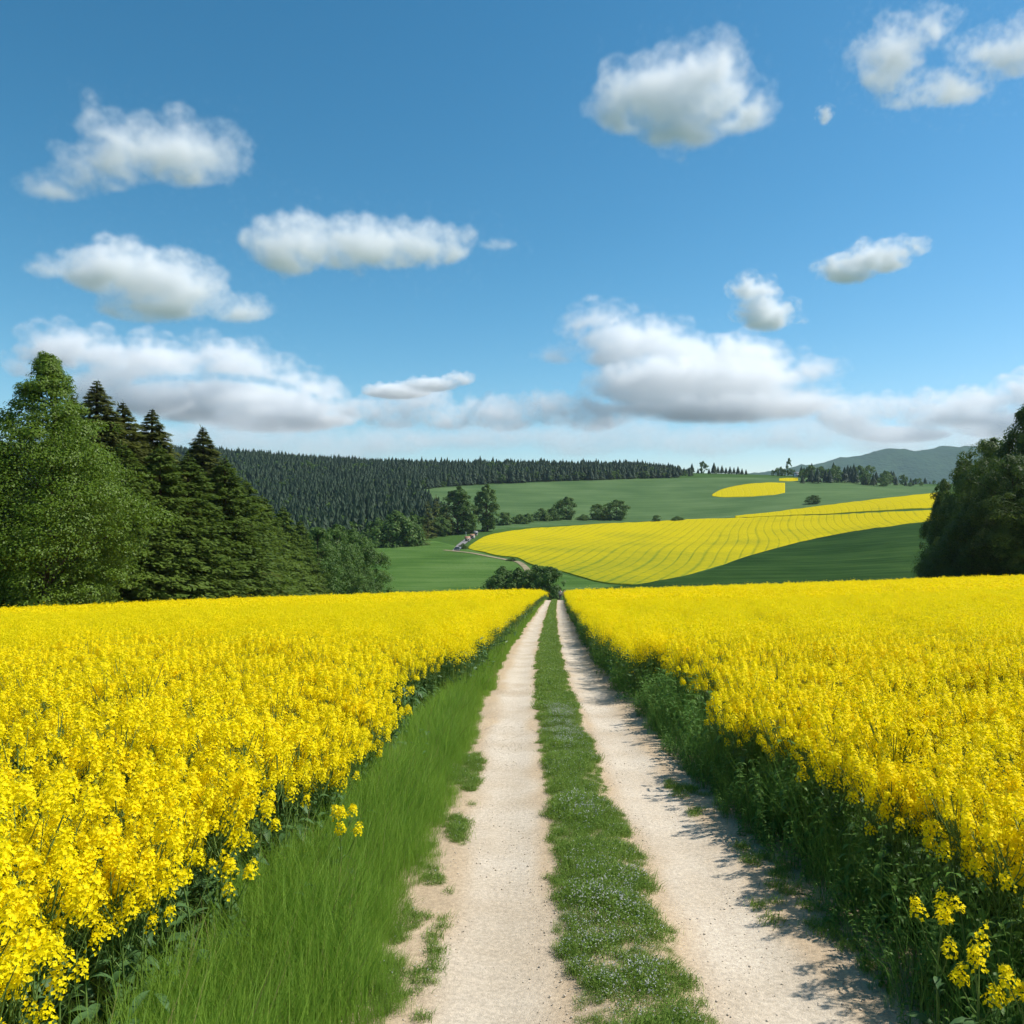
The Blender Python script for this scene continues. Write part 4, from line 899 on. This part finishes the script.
def van(px, row):
    a, b = hit(px, row); X, Y = float(a[0]), float(b[0]); root = empty('parked_van', (X, Y, float(Z(X, Y)) + .35), 'dark grey van parked where the sandy lane meets the road', 'van', None, 2.6)
    prof = np.array([(-2.2, .35), (2.2, .35), (2.25, .9), (1.55, 1.05), (1.1, 1.85), (-2.15, 1.9), (-2.25, 1.0)])
    m = MB(); n = len(prof); A = np.column_stack([prof[:, 0], np.full(n, -.9), prof[:, 1]]); Bv = A * np.array([1, -1, 1])
    m.add(np.concatenate([A, Bv]), [[i, (i + 1) % n, n + (i + 1) % n, n + i] for i in range(n)])
    for q in (A, Bv): m.add(q, [[0, 1, 2, 3], [0, 3, 4, 6], [4, 5, 6, 3]][:2] + [[4, 5, 6, 4]][:0]); m.add(np.array([q[4], q[5], q[6], (q[4] + q[6]) / 2]), [[0, 1, 2, 3]])
    obj('body', m.mesh('body', [PM['van']]), root)
    for s in (-1, 1):
        m = MB(); box(m, (.55, s * .905, 1.42), (1.0, .02, .5)); box(m, (-.9, s * .905, 1.42), (1.5, .02, .5)); obj('side_window', m.mesh('side_window', [PM['glass']]), root)
        m = MB(); box(m, (2.24, s * .62, .8), (.06, .3, .18)); obj('headlight', m.mesh('headlight', [PM['lamp']]), root)
        for x in (-1.4, 1.4):
            m = MB(); tube(m, [(x, s * .78, .33), (x, s * .95, .33)], .33, 14); w = obj('wheel', m.mesh('wheel', [PM['tyre']]), root)
            m = MB(); tube(m, [(x, s * .955, .33), (x, s * .96, .33), (x, s * .962, .33)], [.2, .18, .01], 12); obj('rim', m.mesh('rim', [PM['rim']]), w)
    m = MB(); m.add([(1.53, -.8, 1.09), (1.53, .8, 1.09), (1.14, .75, 1.80), (1.14, -.75, 1.80)], [[0, 1, 2, 3]]); obj('windscreen', m.mesh('windscreen', [PM['glass']]), root)
van(457.5, 550.5)
def pole():
    a, b = hit(466, 540); X, Y = float(a[0]), float(b[0]); root = empty('utility_pole', (X, Y, float(Z(X, Y))), 'thin white pole with crossarm beside the grey valley road', 'pole')
    m = MB(); tube(m, [(0, 0, -.3), (0, 0, 3), (0, 0, 6)], [.14, .12, .1], 8); obj('shaft', m.mesh('shaft', [PM['white']]), root)
    m = MB(); box(m, (0, 0, 5.6), (1.5, .12, .12)); obj('crossarm', m.mesh('crossarm', [PM['white']]), root)
pole()
def farmhouse():
    X = (798 - VX) / F * 1290; Y = 1290.; root = empty('farmhouse', (X, Y, float(Z(X, Y))), 'tiny pale farmhouse among the trees by the tall slim poplar', 'house')
    w, d, h = 11, 8, 4.6
    m = MB(); box(m, (0, 0, h / 2 - .5), (w, d, h + 1)); 
    for s in (-1, 1): m.add([(s * w / 2, -d / 2, h), (s * w / 2, d / 2, h), (s * w / 2, .1, h + 3), (s * w / 2, -.1, h + 3)], [[0, 1, 2, 3]])
    obj('wall', m.mesh('wall', [PM['white']]), root)
    m = MB()
    for s in (-1, 1):
        e = np.array([(-w / 2 - .4, s * (d / 2 + .4), h - .3), (w / 2 + .4, s * (d / 2 + .4), h - .3), (w / 2 + .4, 0, h + 3.1), (-w / 2 - .4, 0, h + 3.1)]); v = np.concatenate([e, e + np.array([0, 0, .2])])
        m.add(v, [(0, 1, 2, 3), (4, 5, 6, 7), (0, 1, 5, 4), (1, 2, 6, 5), (2, 3, 7, 6), (3, 0, 4, 7)])
    obj('roof', m.mesh('roof', [PM['greyroof']]), root)
    for x in (-3.5, 0, 3.5):
        m = MB(); box(m, (x, -d / 2 - .02, 2.3), (1.1, .08, 1.3)); obj('window', m.mesh('window', [PM['glass']]), root)
farmhouse()

# ------------------------------------------------------------------ two walkers at the crest
def skin(name, pts, edges, radii, mat, parent, sub=1):
    me = bpy.data.meshes.new(name); me.from_pydata(pts, edges, []); o = obj(name, me, parent)
    sm = o.modifiers.new('skin', 'SKIN'); sm.use_smooth_shade = True
    for i, rr in enumerate(radii): me.skin_vertices[0].data[i].radius = (rr, rr) if np.isscalar(rr) else rr
    me.skin_vertices[0].data[0].use_root = True
    ss = o.modifiers.new('smooth', 'SUBSURF'); ss.levels = sub; ss.render_levels = sub
    me.materials.append(mat); return o
def walker(px, Y, rz, shirt, trousers, label, step, h=1.72):
    X = (px - VX) / F * Y; root = empty('person', (X, Y, float(track_z(np.array(X), np.array(Y))) + .02), label, 'person', None, rz, h / 1.75)
    s = step
    pts = [(0, 0, .95), (0, 0, 1.15), (0, 0, 1.38), (0, 0, 1.50), (0, .01, 1.62), (0, .015, 1.72), (-.10, 0, .90), (-.10, s * .16, .50), (-.10, s * .22 - .03, .08), (-.10, s * .22 + .14, .03), (.10, 0, .90), (.10, -s * .10, .50), (.10, -s * .26 - .03, .09), (.10, -s * .26 + .14, .03),
           (-.19, 0, 1.40), (-.24, -s * .08, 1.13), (-.25, -s * .02, .88), (-.25, 0, .78), (.19, 0, 1.40), (.24, s * .06, 1.13), (.25, s * .14, .89), (.25, s * .17, .79)]
    ed = [(0, 1), (1, 2), (2, 3), (3, 4), (4, 5), (0, 6), (6, 7), (7, 8), (8, 9), (0, 10), (10, 11), (11, 12), (12, 13), (2, 14), (14, 15), (15, 16), (16, 17), (2, 18), (18, 19), (19, 20), (20, 21)]
    rd = [(.15, .11), (.13, .10), (.15, .10), .055, (.085, .10), (.07, .08), .09, .06, .045, .04, .09, .06, .045, .04, .06, .045, .034, .04, .06, .045, .034, .04]
    skin('person_body', pts, ed, rd, plain('skin_tone', (.55, .33, .24)), root)
    skin('shirt', [pts[0], pts[1], pts[2], pts[14], pts[15], pts[18], pts[19]], [(0, 1), (1, 2), (2, 3), (3, 4), (2, 5), (5, 6)], [(.165, .125), (.145, .115), (.165, .115), .075, .06, .075, .06], plain('shirt_cloth', shirt, .9), root)
    skin('trousers', [pts[0], pts[6], pts[7], pts[8], pts[10], pts[11], pts[12]], [(0, 1), (1, 2), (2, 3), (0, 4), (4, 5), (5, 6)], [(.16, .12), .105, .075, .06, .105, .075, .06], plain('trouser_cloth', trousers, .9), root)
    skin('hair', [(0, -.02, 1.68), (0, -.03, 1.76), (0, -.05, 1.62)], [(0, 1), (0, 2)], [(.095, .105), .07, .07], plain('dark_hair', (.02, .015, .012), .7), root)
walker(560.4, 122, PI, (.70, .70, .70), (.05, .06, .09), 'walker in white top and dark trousers coming over the crest of the track', 1)
walker(564.2, 123, PI + .2, (.55, .28, .26), (.08, .07, .07), 'walker in pinkish top beside the white topped one at the crest', -1, 1.66)

# ------------------------------------------------------------------ clouds
def ico(sub=2):
    bm = bmesh.new(); bmesh.ops.create_icosphere(bm, subdivisions=sub, radius=1); v = np.array([x.co[:] for x in bm.verts]); f = np.array([[a.index for a in p.verts] for p in bm.faces]); bm.free(); return v, f
IV, IF = ico(2)
def cloud_mat(dens, nscale, erode, soft):
    m, n, l = newmat('cloud_vapour')
    out = n.new('ShaderNodeOutputMaterial'); sc = n.new('ShaderNodeVolumeScatter'); sc.inputs['Anisotropy'].default_value = .0; sc.inputs['Color'].default_value = (1, 1, 1, 1)
    vi = n.new('ShaderNodeVolumeInfo'); tc = n.new('ShaderNodeTexCoord'); no = n.new('ShaderNodeTexNoise'); no.inputs['Scale'].default_value = nscale; no.inputs['Detail'].default_value = 4; no.inputs['Roughness'].default_value = .55
    l.new(tc.outputs['Object'], no.inputs['Vector'])
    a = n.new('ShaderNodeMath'); a.operation = 'MULTIPLY_ADD'; l.new(no.outputs['Fac'], a.inputs[0]); a.inputs[1].default_value = -2 * erode; l.new(vi.outputs['Density'], a.inputs[2])
    b = n.new('ShaderNodeMapRange'); b.interpolation_type = 'SMOOTHSTEP'; l.new(a.outputs[0], b.inputs[0]); b.inputs[1].default_value = -erode * .85; b.inputs[2].default_value = -erode * .85 + soft; b.inputs[4].default_value = dens
    l.new(b.outputs[0], sc.inputs['Density']); l.new(sc.outputs[0], out.inputs['Volume']); return m
def cloud(label, ells, H, tau=10, erode=.25, soft=.8, seed=0, vox=85, bump=1.0, Yf=None, band=.24):
    """ells: (px, py, rx, ry) bodies; each is filled with billows, rounder above than below"""
    rng = np.random.default_rng(seed); cyb = max(e[1] + e[3] for e in ells); Y = Yf or H / ((HY - cyb) / F); k = Y / F
    V = []; Fc = []; nv = 0
    def ball(c, r3):
        nonlocal nv
        V.append(IV * r3 + c); Fc.append(IF + nv); nv += len(IV)
    for (px, py, rx, ry) in ells:
        c0 = np.array([(px - VX) * k, Y + rng.uniform(-.25, .25) * rx * k, CAMZ + (HY - py) * k]); dz = max(ry, rx * .55) * k
        ball(c0, np.array([rx * .98 * k, dz * .98, ry * .92 * k]))
        for j in range(int(34 * bump)):
            d = rng.normal(size=3); d /= np.linalg.norm(d); d[2] = abs(d[2]) if rng.uniform() < .8 else d[2]
            q = rng.choice([rng.uniform(.14, .26), rng.uniform(.28, .5)]) * ry * k * (1 if d[2] > 0 else .6); ball(c0 + d * np.array([rx * k, dz, ry * k]) * .86, np.array([q * 1.2, q * 1.1, q]))
    V = np.concatenate(V); Fc = np.concatenate(Fc); o0 = V.mean(0); size = np.ptp(V[:, 0]); th = np.median([e[3] for e in ells]) * 2 * k
    me = mesh_data('cloud', V - o0, Fc, []); ob = obj('cloud', me, None, o0)
    m = cloud_mat(tau / th, 5.5 / th, erode, soft); me.materials.append(m)
    ng = bpy.data.node_groups.new('cloud_volume', 'GeometryNodeTree'); ng.interface.new_socket('Geometry', in_out='INPUT', socket_type='NodeSocketGeometry'); ng.interface.new_socket('Geometry', in_out='OUTPUT', socket_type='NodeSocketGeometry')
    N = ng.nodes; gi = N.new('NodeGroupInput'); go = N.new('NodeGroupOutput'); mv = N.new('GeometryNodeMeshToVolume'); sm = N.new('GeometryNodeSetMaterial'); sm.inputs['Material'].default_value = m
    mv.resolution_mode = 'VOXEL_SIZE'; mv.inputs['Voxel Size'].default_value = size / vox; mv.inputs['Interior Band Width'].default_value = th * band; mv.inputs['Density'].default_value = 1
    ng.links.new(gi.outputs[0], mv.inputs[0]); ng.links.new(mv.outputs[0], sm.inputs[0]); ng.links.new(sm.outputs[0], go.inputs[0]); ob.modifiers.new('vapour', 'NODES').node_group = ng
    tag(ob, label, 'cloud', 'cumulus clouds')
_r = np.random.default_rng(4)
LOW = [(p + _r.uniform(-15, 15), 440 + _r.uniform(-9, 6), 62, 19 + _r.uniform(-5, 7)) for p in range(120, 1090, 46)]
LOW2 = [(p + _r.uniform(-20, 20), 420 + _r.uniform(-16, 6), 40, 18 + _r.uniform(-4, 7)) for p in list(range(320, 640, 32)) + list(range(850, 960, 36))]
CLOUDS = [
 ('soft grey white cloud with a thin wisp on top, high over the wood edge', [(100, 168, 54, 30), (140, 154, 60, 38), (190, 160, 62, 38), (226, 158, 32, 26), (55, 186, 46, 18), (88, 108, 10, 18)], 900, dict(tau=6, seed=1, soft=1.0, band=.42)),
 ('long white cloud with a round knob at one end and a thin trailing wisp', [(292, 250, 44, 34), (300, 222, 22, 17), (345, 246, 60, 30), (390, 245, 60, 28), (435, 243, 42, 26), (498, 244, 26, 8)], 900, dict(tau=7, seed=2, band=.3)),
 ('flat grey cloud above the big bank over the wood edge', [(135, 276, 74, 32), (172, 292, 66, 36), (150, 310, 60, 18), (52, 270, 30, 14), (235, 308, 42, 18)], 900, dict(tau=5.5, seed=3, soft=1.0, band=.42)),
 ('bright compact white cloud high over the yellow hillside', [(632, 98, 52, 38), (672, 84, 54, 42), (715, 78, 46, 42), (735, 104, 54, 32), (680, 122, 60, 38), (730, 50, 16, 20)], 900, dict(tau=8, seed=4, band=.28)),
 ('ragged wispy cloud in the upper corner of the sky', [(893, 58, 38, 40), (905, 90, 36, 22), (955, 80, 56, 22), (1000, 62, 56, 28), (935, 22, 30, 22), (1030, 44, 36, 28), (970, 48, 30, 16)], 900, dict(tau=3.6, seed=5, erode=.42, band=.36)),
 ('small white cloud slanting above the distant blue hill', [(848, 268, 36, 20), (878, 257, 42, 19), (908, 248, 26, 14)], 900, dict(tau=7, seed=6)),
 ('small puff standing just above the big heaped bank', [(757, 294, 30, 21), (766, 314, 34, 22), (798, 320, 14, 7)], 900, dict(tau=7, seed=7)),
 ('big dark bottomed cloud bank over the wood edge', [(75, 352, 62, 30), (140, 360, 70, 30), (225, 360, 54, 28), (260, 375, 50, 26), (200, 398, 120, 28), (300, 394, 56, 28), (270, 415, 100, 22), (120, 392, 70, 34), (20, 365, 24, 18)], 1000, dict(tau=4.8, seed=8, vox=190, band=.25, soft=.7, erode=.28, Yf=10500)),
 ('big heaped white cloud bank over the ridge', [(600, 326, 48, 28), (645, 346, 78, 34), (720, 356, 88, 30), (800, 370, 54, 20), (690, 385, 120, 34), (625, 398, 60, 28), (800, 402, 62, 24), (720, 410, 130, 20), (558, 354, 30, 14)], 1000, dict(tau=3.8, seed=9, vox=190, band=.25, soft=.7, erode=.28, Yf=10500)),
 ('thin grey cloud streak between the two big banks', [(395, 390, 40, 10), (430, 386, 34, 9), (458, 380, 20, 9)], 900, dict(tau=3, seed=10)),
 ('tiny wisp beside the bright compact cloud', [(825, 116, 9, 12)], 900, dict(tau=3, seed=11)),
 ('low hazy cloud layer along the whole horizon', LOW, 900, dict(tau=2.0, seed=12, vox=190, Yf=9000, soft=1.0, bump=.6, band=.42, erode=.3)),
 ('low white cloud heaps standing on the hazy layer', LOW2, 900, dict(tau=4.2, seed=13, vox=260, Yf=10300, band=.28, soft=.75, erode=.3)),
 ('white cumulus rising behind the dark wood', [(985, 402, 36, 20), (1025, 395, 42, 24), (960, 418, 44, 16), (1010, 425, 70, 20), (900, 434, 60, 12)], 900, dict(tau=5, seed=14, vox=130, Yf=10300, band=.25, soft=.65, erode=.27)),
]
for lab, e, H, kw in CLOUDS: cloud(lab, e, H, **kw)

# ------------------------------------------------------------------ air between here and the far hill
def haze():
    m, n, l = newmat('air'); out = n.new('ShaderNodeOutputMaterial'); pv = n.new('ShaderNodeVolumePrincipled'); l.new(pv.outputs[0], out.inputs['Volume'])
    pv.inputs['Color'].default_value = (.62, .80, 1, 1); pv.inputs['Density'].default_value = 0.000035; pv.inputs['Anisotropy'].default_value = .1
    mb = MB(); x0, x1, y0, y1, z0, z1 = -7600, 7600, -120, 8300, -90, 770
    box(mb, ((x0 + x1) / 2, (y0 + y1) / 2, (z0 + z1) / 2), (x1 - x0, y1 - y0, z1 - z0))
    tag(obj('haze', mb.mesh('haze', [m])), 'thin pale blue haze filling the valley air', 'haze', None, 'stuff')
haze()
